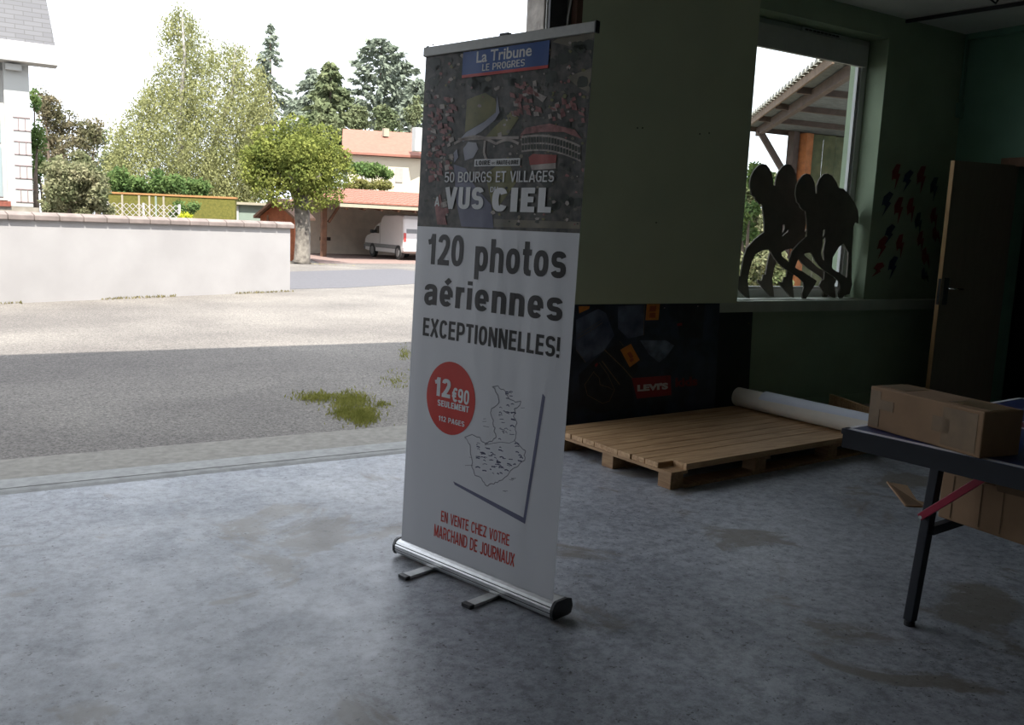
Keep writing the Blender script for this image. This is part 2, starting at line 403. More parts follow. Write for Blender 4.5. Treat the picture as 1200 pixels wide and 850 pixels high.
def tag(o, label=None, cat=None, group=None, kind=None):
    if label: o['label'] = label
    if cat: o['category'] = cat
    if group: o['group'] = group
    if kind: o['kind'] = kind
    return o
def thing(name, loc, label, cat, group=None, kind=None):
    o = bpy.data.objects.new(name, None); C.objects.link(o); o.location = loc; o.empty_display_size = .1
    ORG[o.name] = Vector(loc); return tag(o, label, cat, group, kind)
def struct(o): o['kind'] = 'structure'; return o
def quads(name, material, P, U, V, parent=None, origin=None):
    """many small leaf quads: centres P, half vectors U and V"""
    n = len(P); org = np.array(ORG[parent.name]) if parent is not None else np.array(origin)
    vs = np.stack([P-U-V*.2, P+V*-1.0, P+U-V*.2, P+V], 1).reshape(-1, 3)-org
    me = bpy.data.meshes.new(name); me.vertices.add(4*n); me.vertices.foreach_set('co', vs.astype('f4').ravel())
    me.loops.add(4*n); me.loops.foreach_set('vertex_index', np.arange(4*n, dtype='i4'))
    me.polygons.add(n); me.polygons.foreach_set('loop_start', np.arange(0, 4*n, 4, dtype='i4'))
    me.materials.append(M[material]); me.update(calc_edges=True); me.validate()
    o = bpy.data.objects.new(name, me); C.objects.link(o)
    if parent is not None: o.parent = parent
    else: o.location = tuple(org)
    ORG[o.name] = Vector(org)
    return o
def rvec(rng, n):
    v = rng.normal(size=(n, 3)); return v/np.linalg.norm(v, axis=1, keepdims=True)
def leaf_uv(rng, n, size, droop=0.0, aspect=.55):
    V = rvec(rng, n); V[:, 2] -= droop; V /= np.linalg.norm(V, axis=1, keepdims=True)
    U = np.cross(V, rvec(rng, n)); U /= np.linalg.norm(U, axis=1, keepdims=True)+1e-9
    s = size*rng.uniform(.6, 1.3, (n, 1)); return U*s*aspect, V*s

# ------------------------------------------------------------------ THE ROOM
XL, XR, YB, YF, ZC = -4.0, 7.75, -5.0, 5.0, 3.28
OX0, OX1, OZ = -2.3, 3.22, 3.14           # garage opening
struct(MB().box((XL-.2, YB-.2, -.3), (XR+.2, 5.0, 0)).build('floor', 'painted_concrete'))
struct(MB().box((XL-.2, YB-.2, ZC), (XR+.2, 5.36, ZC+.25)).build('ceiling', 'ceiling_paint'))
b = MB().use('green_wall_paint')
WX0, WX1, WZ0, WZ1 = 4.85, 6.66, .93, 3.10
b.box((XL-.2, 5, -.3), (OX0, 5.36, ZC)); b.box((OX0, 5, OZ), (3.42, 5.18, ZC)); b.box((3.42, 5, -.3), (WX0, 5.36, ZC))
b.box((WX0, 5, -.3), (WX1, 5.36, WZ0)); b.box((WX0, 5, WZ1), (WX1, 5.36, ZC)); b.box((WX1, 5, -.3), (XR+.2, 5.36, ZC))
struct(b.build('wall_front'))
b = MB().use('teal_wall_paint')
DY0, DY1, DZ = 3.60, 4.42, 2.14
b.box((XR, YB-.2, -.3), (XR+.2, DY0, ZC)); b.box((XR, DY1, -.3), (XR+.2, 5, ZC)); b.box((XR, DY0, DZ), (XR+.2, DY1, ZC))
struct(b.build('wall_right'))
struct(MB().box((XL-.2, YB-.2, 0), (XL, 5, ZC)).build('wall_left', 'pale_wall_paint'))
struct(MB().box((XL, YB-.2, 0), (XR, YB, ZC)).build('wall_back', 'pale_wall_paint'))
# unlit corridor behind the doorway
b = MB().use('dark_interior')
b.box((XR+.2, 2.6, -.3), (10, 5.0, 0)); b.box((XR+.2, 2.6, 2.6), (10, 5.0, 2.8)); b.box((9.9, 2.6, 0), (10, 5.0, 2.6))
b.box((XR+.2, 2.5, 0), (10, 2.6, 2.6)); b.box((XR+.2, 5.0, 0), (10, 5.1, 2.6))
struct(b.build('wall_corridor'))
# storeys above the room, which cast the building's shade on the yard
BH = 6.55
struct(MB().box((XL-6, -9, ZC+.25), (XR+.2, 5.36, BH)).build('wall_upper_storey', 'facade_render'))
# concrete jamb of the opening with cable runs and door track
struct(MB().box((3.22, 4.97, -.05), (3.42, 5.18, OZ)).build('trim_1', 'raw_concrete', bevel=.008))
t = MB().use('black_metal').box((3.24, 4.93, 0), (3.37, 4.97, ZC)).build('door_track')
struct(t)
c1 = ony(639.5, 5, 4.94); c2 = ony(658, 20, 4.94)
tag(MB().tube([(c1.x, 4.925, .4), (c1.x, 4.925, 1.6), (c1.x+.004, 4.925, 3.2)], .006, 8).build('cable', 'white_cable', smooth=True),
    'straight pale cable running up beside the rough concrete jamb', 'cable')
tag(MB().tube([(3.368, 4.92, .5), (3.368, 4.92, 2.6), (3.368, 4.92, 2.75), (3.385, 4.92, 2.84), (3.41, 4.92, 2.95), (3.43, 4.92, 3.2)], .007, 8).build('cable', 'white_cable', smooth=True),
    'bowed pale cable between dark door track and green panel', 'cable')
# green panelling hung in front of the wall, ending level with the sill
PX0 = 3.44
b = MB().use('green_panel_paint').box((PX0, 4.86, .925), (5.0, 4.92, ZC)); b.use('rust_wood').box((PX0-.045, 4.86, .925), (PX0, 4.92, ZC))
wp_ = struct(b.build('wall_panelling'))
for x_, y_ in ((747, 150), (753, 150), (820, 157), (831, 156), (769, 261)):
    p_ = ony(x_, y_, 4.8598); MB().use('black_rubber').tube([(p_.x, 4.8602, p_.z), (p_.x, 4.8585, p_.z)], .006, 8).build('nail_mark', None, wp_)
# sill / dado rail running along the wall
b = MB().use('sill_paint').box((4.875, 4.925, .845), (XR, 5.0, .93)); b.box((WX0, 5.0, .925), (WX1, 5.19, .935))
struct(b.build('trim_2'))
# skirting and wall base
struct(MB().box((3.44, 4.985, 0), (XR, 5.0, .1)).build('baseboard_front', 'green_wall_paint'))

# window
win = thing('window_1', (5.8, 5.2, .935), None, None, None, 'structure')
b = MB().use('white_plastic')
for a, c in (((WX0, 5.19, .935), (WX1, 5.25, 1.0)), ((WX0, 5.19, 2.9), (WX1, 5.25, WZ1)), ((6.595, 5.19, 1.0), (WX1, 5.25, 2.9)), ((WX0, 5.19, 1.0), (WX0+.07, 5.25, 2.9))): b.box(a, c)
b.box((6.57, 5.205, 1.0), (6.595, 5.24, 2.9)); b.box((WX0, 5.205, 1.0), (6.57, 5.24, 1.025))
b.build('window_frame', parent=win, bevel=.004)
MB().box((WX0+.07, 5.222, 1.02), (6.575, 5.228, 2.9)).build('window_glass', 'window_glass', win)
MB().box((WX0+.01, 5.15, 2.875), (6.60, 5.188, 3.055)).build('shutter_box', 'shutter_grey', win, bevel=.006)
b = MB().use('white_plastic').box((5.80, 5.165, 3.062), (6.26, 5.19, 3.092)); b.use('black_rubber')
for i in range(9): b.box((5.83+i*.046, 5.162, 3.070), (5.866+i*.046, 5.166, 3.082))
b.build('air_vent', parent=win)
MB().box((6.566, 5.2, 1.02), (6.572, 5.206, 2.88)).build('gasket', 'black_rubber', win)

# door leaf standing open, hinge on the right wall
dr = thing('door_1', (7.74, 4.40, 0), None, None, None, 'structure')
dA = onz(1119, 188, 2.12); dB = Vector((7.74, 4.40, 2.12)); dd = Vector((dB.x-dA.x, dB.y-dA.y, 0)); wd = dd.length; dd.normalize(); dn = Vector((dd.y, -dd.x, 0))
if dn.y > 0: dn = -dn
p0 = Vector((dA.x, dA.y, .012))
MB().obox(p0+dd*.004, dd*(wd-.004), -dn*.042, (0, 0, 2.108)).build('door_leaf', 'door_paint', dr)
MB().obox(p0, dd*.004, -dn*.042, (0, 0, 2.108)).build('door_edge', 'door_edge_wood', dr)
hp = p0+dd*.055+dn*.003; hz = 1.02
b = MB().use('black_metal').obox(hp-dd*.022-dn*.003+Vector((0, 0, hz-.11)), dd*.044, dn*.01, (0, 0, .23))
b.obox(p0-dd*.003+Vector((0, 0, hz-.11)), dd*.004, -dn*.03, (0, 0, .22))
b.build('lock_plate', parent=dr, bevel=.002)
b = MB().use('chrome'); q = hp+dn*.008+Vector((0, 0, hz+.03)); b.tube([q, q+dn*.05, q+dn*.055+dd*.02, q+dn*.055+dd*.12], .009, 8); b.build('door_handle', parent=dr, smooth=True)
# door casing
b = MB().use('shed_trim'); b.box((7.70, DY0-.1, DZ-.03), (7.75, DY1+.12, DZ+.045)); b.box((7.71, DY0-.08, 0), (7.75, DY0, DZ-.03)); b.build('trim_3', origin=(7.75, 4, 0))
struct(bpy.data.objects['trim_3'])

# conduit and junction box in the corner, rail on the ceiling
t = thing('wall_conduit', (7.71, 4.985, 2.55), 'thin vertical conduit dropping to a small junction box in the room corner', 'conduit')
MB().tube([(7.70, 4.985, 2.68), (7.70, 4.985, 3.275)], .011, 8).build('conduit_pipe', 'teal_wall_paint', t, smooth=True)
MB().tube([(7.735, 4.985, 2.68), (7.735, 4.985, 3.275)], .008, 8).build('conduit_pipe', 'teal_wall_paint', t, smooth=True)
MB().box((7.67, 4.96, 2.56), (7.745, 4.999, 2.69)).build('junction_box', 'teal_wall_paint', t, bevel=.006)
r1 = onz(1062, 25, 3.262); r2 = onz(1172, 8, 3.262)
tag(MB().bar(r1, r1+(r2-r1)*2.2, .022, .028).build('ceiling_rail', 'black_metal'), 'dark thin rail fixed under the ceiling near the room corner', 'rail')
h0 = onz(1161, 2, 3.15)
tag(MB().tube([(h0.x-.05, h0.y, 3.28), (h0.x-.02, h0.y, 3.17), (h0.x+.03, h0.y-.02, 3.14), (h0.x+.06, h0.y-.03, 3.19), (h0.x+.08, h0.y-.04, 3.28)], .008, 6).build('hanging_wire', 'black_rubber', smooth=True),
    'short loop of dark wire hanging from the ceiling at the top right', 'wire')
cr = onx(1131, 42, 7.7)
struct(MB().box((7.70, 3.0, 3.23), (7.75, 5.0, 3.28)).build('trim_4', 'teal_wall_paint'))

# threshold apron outside the opening
b = MB().use('threshold_concrete'); b.box((OX0-3, 5.17, -.3), (3.9, 5.70, -.012))
struct(b.build('trim_5')); b = MB().use('kerb_concrete').box((OX0, 5.0, -.3), (3.42, 5.17, .014))
b.hexa([(OX0, 4.93, 0), (3.22, 4.93, 0), (3.22, 5.0, 0), (OX0, 5.0, 0), (OX0, 4.96, .008), (3.22, 4.96, .008), (3.22, 5.0, .012), (OX0, 5.0, .012)])
struct(b.build('trim_6'))

# ------------------------------------------------------------------ GROUND OUTSIDE
g = MB().use('gravelly_asphalt').box((-60, 5.36, -.6), (90, 110, -.03)).build('ground'); struct(g)
band_pts = [(7.2, 18.6), (9.3, 19.8), (12.5, 22.2), (12.0, 26.6), (7.9, 24.4), (3.5, 22.2), (3.0, 17.6), (5.6, 17.72)]
struct(MB().prism([(x, y, -.04) for x, y in band_pts[:5]+[(3.0, 21.8), (3.0, 17.4)]], (0, 0, .016)).build('ground_band', 'ground_band_grey'))  # flat band of ground, darker and greyer than the gravel round it
struct(MB().prism([(x, y, -.04) for x, y in ((10.5, 29.5), (16, 30.6), (19, 31), (20, 38.2), (12, 38.2), (11.3, 33))], (0, 0, .02)).build('driveway', 'pink_drive'))

# ------------------------------------------------------------------ ROLL-UP BANNER
bw = Vector((math.cos(BTH), math.sin(BTH), 0)); bnv = Vector((-bw.y, bw.x, 0))
bup = Vector((0, 0, math.cos(BLEAN))) + bnv*math.sin(BLEAN); bB = Vector((1.566464, 3.34995, .07)); bN = -bnv*math.cos(BLEAN)+Vector((0, 0, math.sin(BLEAN)))  # towards the reader
BW, BHT = .85, 2.026
def bp3(u, v, k=0): return bB + bw*u + bup*v + bN*(.0004*k)
def buv(x, y):
    d = ray(x, y); t = ((bB-O).dot(bN))/d.dot(bN); q = O+d*t-bB
    return (min(max(q.dot(bw), .0), BW), q.dot(bup))
ban = thing('roll_up_banner', (bB.x+bw.x*.42, bB.y+bw.y*.42, 0), 'tall white roll-up advertising banner with town photo, standing on the garage floor', 'banner')
# cassette
prof = [(.018, .016), (.026, .03), (.026, .05), (.016, .068), (.004, .074), (-.05, .074), (-.075, .066), (-.082, .04), (-.075, .018), (-.06, .014)]
def cass(u0, u1, s=1.0, name='cassette', material='aluminium'):
    b = MB(); pts = [Vector((bB.x, bB.y, 0))+bw*u0-bnv*(a*s-(s-1)*-.0)+Vector((0, 0, z)) for a, z in prof]
    return b.prism(pts, bw*(u1-u0)).build(name, material, ban)
ca = cass(-.012, .862)
gr = MB().use('black_plastic')
for z in (.034, .058):
    a0 = Vector((bB.x, bB.y, z))+bw*(-.012)-bnv*.0255; gr.obox(a0, bw*.874, -bnv*.0012, (0, 0, .003))
gr.build('groove', None, ca)
for (a, c) in ((-.024, -.012), (.862, .874)):
    pts = [Vector((bB.x, bB.y, 0))+bw*a-bnv*(x*1.08)+Vector((0, 0, .045+(z-.045)*1.14)) for x, z in prof]
    MB().prism(pts, bw*(c-a)).build('end_cap', 'black_plastic', ban)
for ux in (.18, .545):
    o = Vector((bB.x, bB.y, .002))+bw*ux
    f = MB().use('aluminium').obox(o-bnv*.145, bw*.045, bnv*.24, (0, 0, .012)).build('foot', None, ban, bevel=.002)
    MB().obox(o-bnv*.165-bw*.001, bw*.047, bnv*.024, (0, 0, .0145)).build('foot_tip', 'black_plastic', f, bevel=.002)
pl = bB+bw*.42+bnv*.03
MB().tube([Vector((pl.x, pl.y, .06)), pl+bup*(2.0)], .011, 10).build('pole', 'aluminium', ban, smooth=True)
q = bp3(.41, 2.026)+bnv*.014
MB().obox(q-bw*.022, bw*.044, bnv*.022, bup*.026).build('pole_hook', 'black_plastic', ban, bevel=.003)
MB().obox(bp3(-.006, 2.0)+bN*.011, bw*.862, -bN*.02, bup*.036).build('top_rail', 'rail_aluminium', ban, bevel=.003)
MB().obox(bp3(.856, 1.998)+bN*.012, bw*.008, -bN*.022, bup*.04).build('rail_cap', 'black_plastic', ban, bevel=.002)
sh = MB().obox(bp3(0, -.002), bw*BW, -bN*.0012, bup*2.01).build('banner_sheet', 'banner_white', ban)

class Print(MB):
    def poly(s, pts, k): return s.add([bp3(u, v, k) for u, v in pts], [tuple(range(len(pts)))])
    def ppx(s, pts, k): return s.poly([buv(*p) for p in pts], k)
    def rect(s, a, b, c, d, k): return s.poly([(a, b), (c, b), (c, d), (a, d)], k)
    def line(s, pts, w, k):
        for (a, b), (c, d) in zip(pts, pts[1:]):
            l = math.hypot(c-a, d-b) or 1; nx, ny = -(d-b)/l*w/2, (c-a)/l*w/2
            s.poly([(a-nx, b-ny), (c-nx, d-ny), (c+nx, d+ny), (a+nx, b+ny)], k)
        return s
def glyphs(text, bold=.0, shear=0.0, spacing=1.0):
    cu = bpy.data.curves.new('txt', 'FONT'); cu.body = text; cu.size = 1; cu.offset = bold; cu.shear = shear; cu.space_character = spacing; cu.resolution_u = 4
    o = bpy.data.objects.new('txt', cu); C.objects.link(o); dg = bpy.context.evaluated_depsgraph_get(); dg.update()
    me = bpy.data.meshes.new_from_object(o.evaluated_get(dg)); vs = [(v.co.x, v.co.y) for v in me.vertices]; fs = [tuple(p.vertices) for p in me.polygons]
    bpy.data.objects.remove(o); bpy.data.curves.remove(cu); bpy.data.meshes.remove(me)
    xs = [a for a, _ in vs]; ys = [c for _, c in vs]; x0, x1, y0, y1 = min(xs), max(xs), min(ys), max(ys)
    return [((a-x0)/(x1-x0), (c-y0)/(y1-y0)) for a, c in vs], fs
def put(b, text, u0, u1, v0, v1, k, bold=.02, spacing=1.0, dv=0.0):
    """text fitted into a box of the sheet; dv tilts its far end"""
    vs, fs = glyphs(text, bold, 0, spacing)
    return b.add([bp3(u0+(u1-u0)*a, v0+(v1-v0)*c+dv*a, k) for a, c in vs], fs)
def sup(cx, cy, rx, ry, a0, a1, n=16, e=2.5):
    out = []
    for i in range(n+1):
        a = math.radians(a0+(a1-a0)*i/n); c, d = math.cos(a), math.sin(a)
        out.append((cx+rx*math.copysign(abs(c)**(2/e), c), cy+ry*math.copysign(abs(d)**(2/e), d)))
    return out
def glyph(ch, t):
    """skeleton strokes of a bold grotesque letter, cap height 1, and its width"""
    h = t/2; W = .54; X = .76; m = .5
    if ch in 'aeonshp' or ch == 'é': W = .50
    l, r, T, B = h, W-h, 1-h, h; cx = W/2
    O_ = sup(cx, .5, W/2-h, .5-h, 90, 450, 28)
    if ch == ' ': return [], .26
    if ch == 'A': return [[(h*.75, 0), (.29, 1)], [(.29, 1), (.58-h*.75, 0)], [(.12, .27), (.46, .27)]], .58
    if ch == 'B': return [[(l, 0), (l, 1)], [(0, T)]+sup(cx-.03, .76-h/2, r-cx+.03, .24-h/2, 90, -90, 10)+[(l, .52)], [(l, .52)]+sup(cx-.02, .26+h/4, r-cx+.02, .26-h*.75, 90, -90, 10)+[(0, B)]], W
    if ch == 'C': return [sup(cx, .5, W/2-h, .5-h, 32, 328, 24)], W
    if ch == 'D': return [[(l, 0), (l, 1)], [(0, T)]+sup(cx-.06, .5, r-cx+.06, .5-h, 90, -90, 16)+[(0, B)]], W
    if ch == 'E': return [[(l, 0), (l, 1)], [(0, T), (.45, T)], [(0, .52), (.42, .52)], [(0, B), (.46, B)]], .46
    if ch == 'G': return [sup(cx, .5, W/2-h, .5-h, 32, 335, 24), [(W, .46), (cx, .46)], [(r, .46), (r, .04)]], W
    if ch == 'H': return [[(l, 0), (l, 1)], [(r, 0), (r, 1)], [(l, .52), (r, .52)]], W
    if ch == 'I': return [[(h, 0), (h, 1)]], t
    if ch == 'J': return [[(.42-h, 1)]+sup(.21, .24, .21-h, .24-h, 0, -170, 14)], .42
    if ch == 'L': return [[(l, 0), (l, 1)], [(0, B), (.43, B)]], .43
    if ch == 'M': return [[(h, 0), (h, 1)], [(.66-h, 0), (.66-h, 1)], [(h, 1), (.33, .08)], [(.33, .08), (.66-h, 1)]], .66
    if ch == 'N': return [[(l, 0), (l, 1)], [(r, 0), (r, 1)], [(l, 1), (r, 0)]], W
    if ch == 'O': return [O_], W
    if ch == '0': return [sup(.26, .5, .26-h, .5-h, 90, 450, 28)], .52
    if ch == 'P': return [[(l, 0), (l, 1)], [(0, T)]+sup(cx-.03, .70-h/2+.01, r-cx+.03, .30-h/2-.01, 90, -90, 12)+[(l, .41)]], .52
    if ch == 'R': return [[(l, 0), (l, 1)], [(0, T)]+sup(cx-.03, .72-h/2+.01, r-cx+.03, .28-h/2-.01, 90, -90, 12)+[(l, .45)], [(cx, .45), (W-h*.7, 0)]], W
    if ch == 'S': return [sup(cx, .75-h/2, W/2-h, .25-h/2, 15, 270, 16)+sup(cx, .25+h/2, W/2-h, .25-h/2, 90, -165, 16)[1:]], W
    if ch == 'T': return [[(.25, 0), (.25, 1)], [(0, T), (.5, T)]], .5
    if ch == 'U': return [[(l, 1)]+sup(cx, .30, r-cx, .30-h, 180, 360, 14)+[(r, 1)]], W
    if ch == 'V': return [[(h*.75, 1), (.28, 0)], [(.28, 0), (.56-h*.75, 1)]], .56
    if ch == 'X': return [[(h*.7, 0), (.54-h*.7, 1)], [(h*.7, 1), (.54-h*.7, 0)]], .54
    if ch == 'Z': return [[(.02, T), (.46, T)], [(.44, T), (h, B)], [(0, B), (.48, B)]], .48
    if ch == '!': return [[(h, 0), (h, t*1.05)], [(h, .32), (h, 1)]], t
    if ch == '-': return [[(0, .40), (.26, .40)]], .26
    if ch == '1': return [[(.32-h, 0), (.32-h, 1)], [(0, .72), (.16, .76), (.32-h, .97)]], .36
    if ch == '2': return [sup(.25, .71, .25-h, .29-h, 175, -25, 14)+[(.40-h, .42), (h*1.2, .13), (h, B)], [(0, B), (.5, B)]], .5
    if ch == '5': return [[(.46, T), (h*1.3, T), (h, .50)]+sup(.24, .32, .26-h, .32-h, 120, -160, 16)], .5
    if ch == '9': return [sup(.25, .68, .25-h, .32-h, 0, 360, 22), [(.5-h, .68)]+sup(.25, .34, .25-h, .34-h, 0, -150, 12)], .5
    if ch == '€': return [sup(.32, .5, .26-h, .5-h, 45, 315, 20), [(0, .60), (.42, .60)], [(0, .40), (.40, .40)]], .5
    if ch == 'o': return [sup(cx, X/2, W/2-h, X/2-h, 90, 450, 24)], W
    if ch == 's': return [sup(cx, X*.75-h/2, W/2-h, X*.25-h/2, 15, 270, 14)+sup(cx, X*.25+h/2, W/2-h, X*.25-h/2, 90, -165, 14)[1:]], W
    if ch == 'p': return [[(l, -.26), (l, X)], sup(cx, X/2, W/2-h, X/2-h, 90, 450, 24)], W
    if ch == 'n': return [[(l, 0), (l, X)], [(l, X*.55)]+sup(cx, X*.62, r-cx, X*.38-h, 180, 0, 12)+[(r, 0)]], W
    if ch == 'h': return [[(l, 0), (l, 1)], [(l, X*.55)]+sup(cx, X*.62, r-cx, X*.38-h, 180, 0, 12)+[(r, 0)]], W
    if ch == 't': return [[(.14, .98), (.14, .2)]+[(.16, .11), (.21, h*.9), (.31, h*.85)], [(0, X-h), (.31, X-h)]], .31
    if ch == 'r': return [[(l, 0), (l, X)], [(l, X*.5), (h+.03, X*.78), (.16, X-h*1.05), (.32, X-h)]], .32
    if ch == 'i': return [[(h, 0), (h, X)], [(h, .86), (h, 1)]], t
    if ch in 'eé': 
        g_ = [[(h, X*.47), (r, X*.47)], [(r, X*.47)]+sup(cx, X/2, W/2-h, X/2-h, 0, 318, 24)]
        return (g_+[[(cx-.03, X+.07), (cx+.13, X+.23)]] if ch == 'é' else g_), W
    if ch == 'a': return [[(h*1.05, X*.70)]+sup(cx, X*.70, r-cx, X*.30-h, 165, 0, 12)+[(r, 0)], [(r, X*.55), (cx, X*.52)]+sup(cx-.02, X*.29, cx-.02-h, X*.29-h+.03, 95, 270, 12)+[(r, X*.20)]], W
    return [], .3
def word(b, text, u0, u1, v0, v1, k, t=.19, gap=.085):
    """lettering drawn with broad strokes between u0 and u1, baseline v0, cap height at v1"""
    pos = 0; runs = []
    for ch in text:
        st, w = glyph(ch, t)
        runs += [[(x+pos, y) for x, y in pl] for pl in st]; pos += w+gap
    sx = (u1-u0)/(pos-gap); sy = v1-v0
    for j_, pl in enumerate(runs):
        n = len(pl); L_, R_ = [], []
        for i, (x, y) in enumerate(pl):
            ds = []
            if i > 0: ds.append((x-pl[i-1][0], y-pl[i-1][1]))
            if i < n-1: ds.append((pl[i+1][0]-x, pl[i+1][1]-y))
            if n > 3 and math.hypot(pl[0][0]-pl[-1][0], pl[0][1]-pl[-1][1]) < 1e-6:
                ds = [(pl[1][0]-pl[0][0], pl[1][1]-pl[0][1]), (pl[-1][0]-pl[-2][0], pl[-1][1]-pl[-2][1])] if i in (0, n-1) else ds
            nn = [(-d[1]/(math.hypot(*d) or 1), d[0]/(math.hypot(*d) or 1)) for d in ds if math.hypot(*d) > 1e-7] or [(0, 1)]
            nx = sum(q[0] for q in nn)/len(nn); ny = sum(q[1] for q in nn)/len(nn); l2 = max(nx*nx+ny*ny, .35)
            nx, ny = nx/l2*t/2, ny/l2*t/2
            L_.append((x+nx, y+ny)); R_.append((x-nx, y-ny))
        kk = k+.02*(j_ % 7)
        vs = [bp3(u0+x*sx, v0+y*sy, kk) for x, y in L_+R_]
        b.add(vs, [(i, i+1, n+i+1, n+i) for i in range(n-1)])
    return b
rn = random.Random(5)
# --- printed town view
ph = Print().use('aerial_green').rect(0, 1.331, BW, 2.0, 1)
def P4(pts): return [(470+x/3.036, y/3.036) for x, y in pts]
ph.use('aerial_field').ppx(P4([(560, 135), (695, 105), (690, 135), (600, 165), (540, 150)]), 2)
ph.ppx(P4([(590, 275), (680, 240), (670, 330), (630, 310)]), 2)
ph.use('aerial_tree')
for i in range(60):
    x, y = rn.choice([(rn.uniform(520, 690), rn.uniform(150, 340)), (rn.uniform(100, 300), rn.uniform(180, 330)), (rn.uniform(260, 420), rn.uniform(270, 330)), (rn.uniform(330, 420), rn.uniform(390, 560)), (rn.uniform(470, 640), rn.uniform(600, 730))])
    r = rn.uniform(9, 24); ph.ppx(P4([(x+r*math.cos(t*PI/4)*rn.uniform(.7, 1.2), y+r*1.1*math.sin(t*PI/4)*rn.uniform(.7, 1.2)) for t in range(8)]), 3)
ph.use('aerial_meadow').ppx(P4([(235, 355), (300, 330), (335, 352), (347, 395), (300, 430), (228, 472)]), 4)
ph.ppx(P4([(330, 455), (395, 395), (420, 420), (380, 480), (300, 490)]), 4); ph.ppx(P4([(300, 620), (380, 560), (410, 650), (330, 760)]), 2)
ph.use('aerial_river').ppx(P4([(343, 340), (352, 400), (335, 428), (285, 470), (222, 504), (208, 498), (235, 470), (300, 432), (338, 400)]), 5)
ph.ppx(P4([(222, 530), (240, 505), (268, 508), (276, 530), (258, 562), (228, 572)]), 5); ph.ppx(P4([(190, 580), (205, 560), (200, 530), (188, 545)]), 5)
ph.use('aerial_deepriver').ppx(P4([(188, 585), (232, 600), (262, 660), (322, 730), (330, 812), (215, 806), (198, 720)]), 4)
ph.use('aerial_wall')
arc = [(190+(i/20)*230, 512-26*math.sin(PI*min(1, i/13.0))*(1 if i <= 13 else 0)-(0 if i <= 13 else 14*math.sin(PI*(i-13)/7.0))) for i in range(21)]
ph.line([buv(*p) for p in P4(arc)], .010, 6); ph.line([buv(*p) for p in P4([(205, 497), (300, 492), (420, 490)])], .010, 6)
ph.line([buv(*p) for p in P4([(300, 500), (296, 545), (306, 570)])], .012, 6)
fac = [(430+i*21, 484-10*math.sin(PI*i/10)+(i/10.)**2*34) for i in range(11)]
for (x0, y0), (x1, y1) in zip(fac, fac[1:]): ph.ppx(P4([(x0, y0), (x1, y1), (x1, y1+58), (x0, y0+58)]), 5)
ph.use('aerial_tree')
for i in range(20):
    t = (i+.5)/20*10; k = int(t); x = 430+t*21; y = fac[k][1]+(t-k)*(fac[k+1][1]-fac[k][1])
    ph.ppx(P4([(x-4, y+8), (x+4, y+8), (x+4, y+28), (x-4, y+28)]), 7); ph.ppx(P4([(x-4, y+34), (x+4, y+34), (x+4, y+52), (x-4, y+52)]), 7)
ph.use('aerial_roof').ppx(P4([(425, 480), (445, 455), (530, 440), (620, 462), (645, 495), (580, 470), (500, 470)]), 6)
for i in range(150):
    z = rn.random()
    if z < .5: x, y = rn.uniform(85, 180), rn.uniform(330, 640)
    elif z < .75: x, y = rn.uniform(385, 480), rn.uniform(285, 400)
    elif z < .95: x, y = rn.uniform(520, 650), rn.uniform(345, 450)
    else: x, y = rn.uniform(120, 170), rn.uniform(700, 790)
    ww, hh, sk = rn.uniform(7, 20), rn.uniform(8, 20), rn.uniform(-8, 8)
    ph.use(rn.choice(['aerial_roof']*4+['aerial_wall', 'aerial_tree']))
    ph.ppx(P4([(x, y), (x+ww, y+sk), (x+ww+4, y+hh+sk), (x+2, y+hh)]), 5+rn.choice([0, 1, 2]))
for i in range(420):
    x, y = rn.uniform(85, 690), rn.uniform(150, 800); r = rn.uniform(2.5, 9)
    if 180 < x < 350 and 320 < y < 800 and rn.random() < .85: continue
    if x > 690-(y-100)*.055: continue
    ph.use(rn.choice(['aerial_tree', 'aerial_tree', 'aerial_tree', 'aerial_meadow', 'aerial_wall', 'aerial_field', 'aerial_roof']))
    a0 = rn.uniform(0, 2); ph.ppx(P4([(x+r*math.cos(a0+t*PI/2.5)*rn.uniform(.6, 1.3), y+r*math.sin(a0+t*PI/2.5)*rn.uniform(.6, 1.3)) for t in range(5)]), 4+.01*i/4)
ph.use('aerial_redroof').ppx(P4([(455, 560), (470, 548), (556, 552), (552, 580), (460, 588)]), 6); ph.use('aerial_wall').ppx(P4([(462, 588), (552, 580), (552, 600), (466, 606)]), 6)
ph.use('aerial_roof').ppx(P4([(120, 720), (140, 690), (165, 800), (130, 800)]), 6); ph.use('aerial_wall').ppx(P4([(470, 290), (482, 285), (486, 330), (520, 345), (505, 365), (470, 335)]), 6)
ph.ppx(P4([(345, 475), (358, 470), (360, 485), (346, 488)]), 6)
ph.use('aerial_field').ppx(P4([(330, 780), (640, 790), (640, 815), (330, 808)]), 3)
ph.build('town_photo', None, sh)
# --- newspaper logo block
b = Print().use('print_blue').rect(.218, 1.912, .655, 1.996, 9); b.use('print_red').rect(.218, 1.901, .655, 1.912, 9); b.use('print_white')
put(b, 'La Tribune', .294, .574, 1.950, 1.992, 11, .018); word(b, 'LE PROGRES', .327, .544, 1.918, 1.943, 11, .15); b.build('logo_block', None, sh)
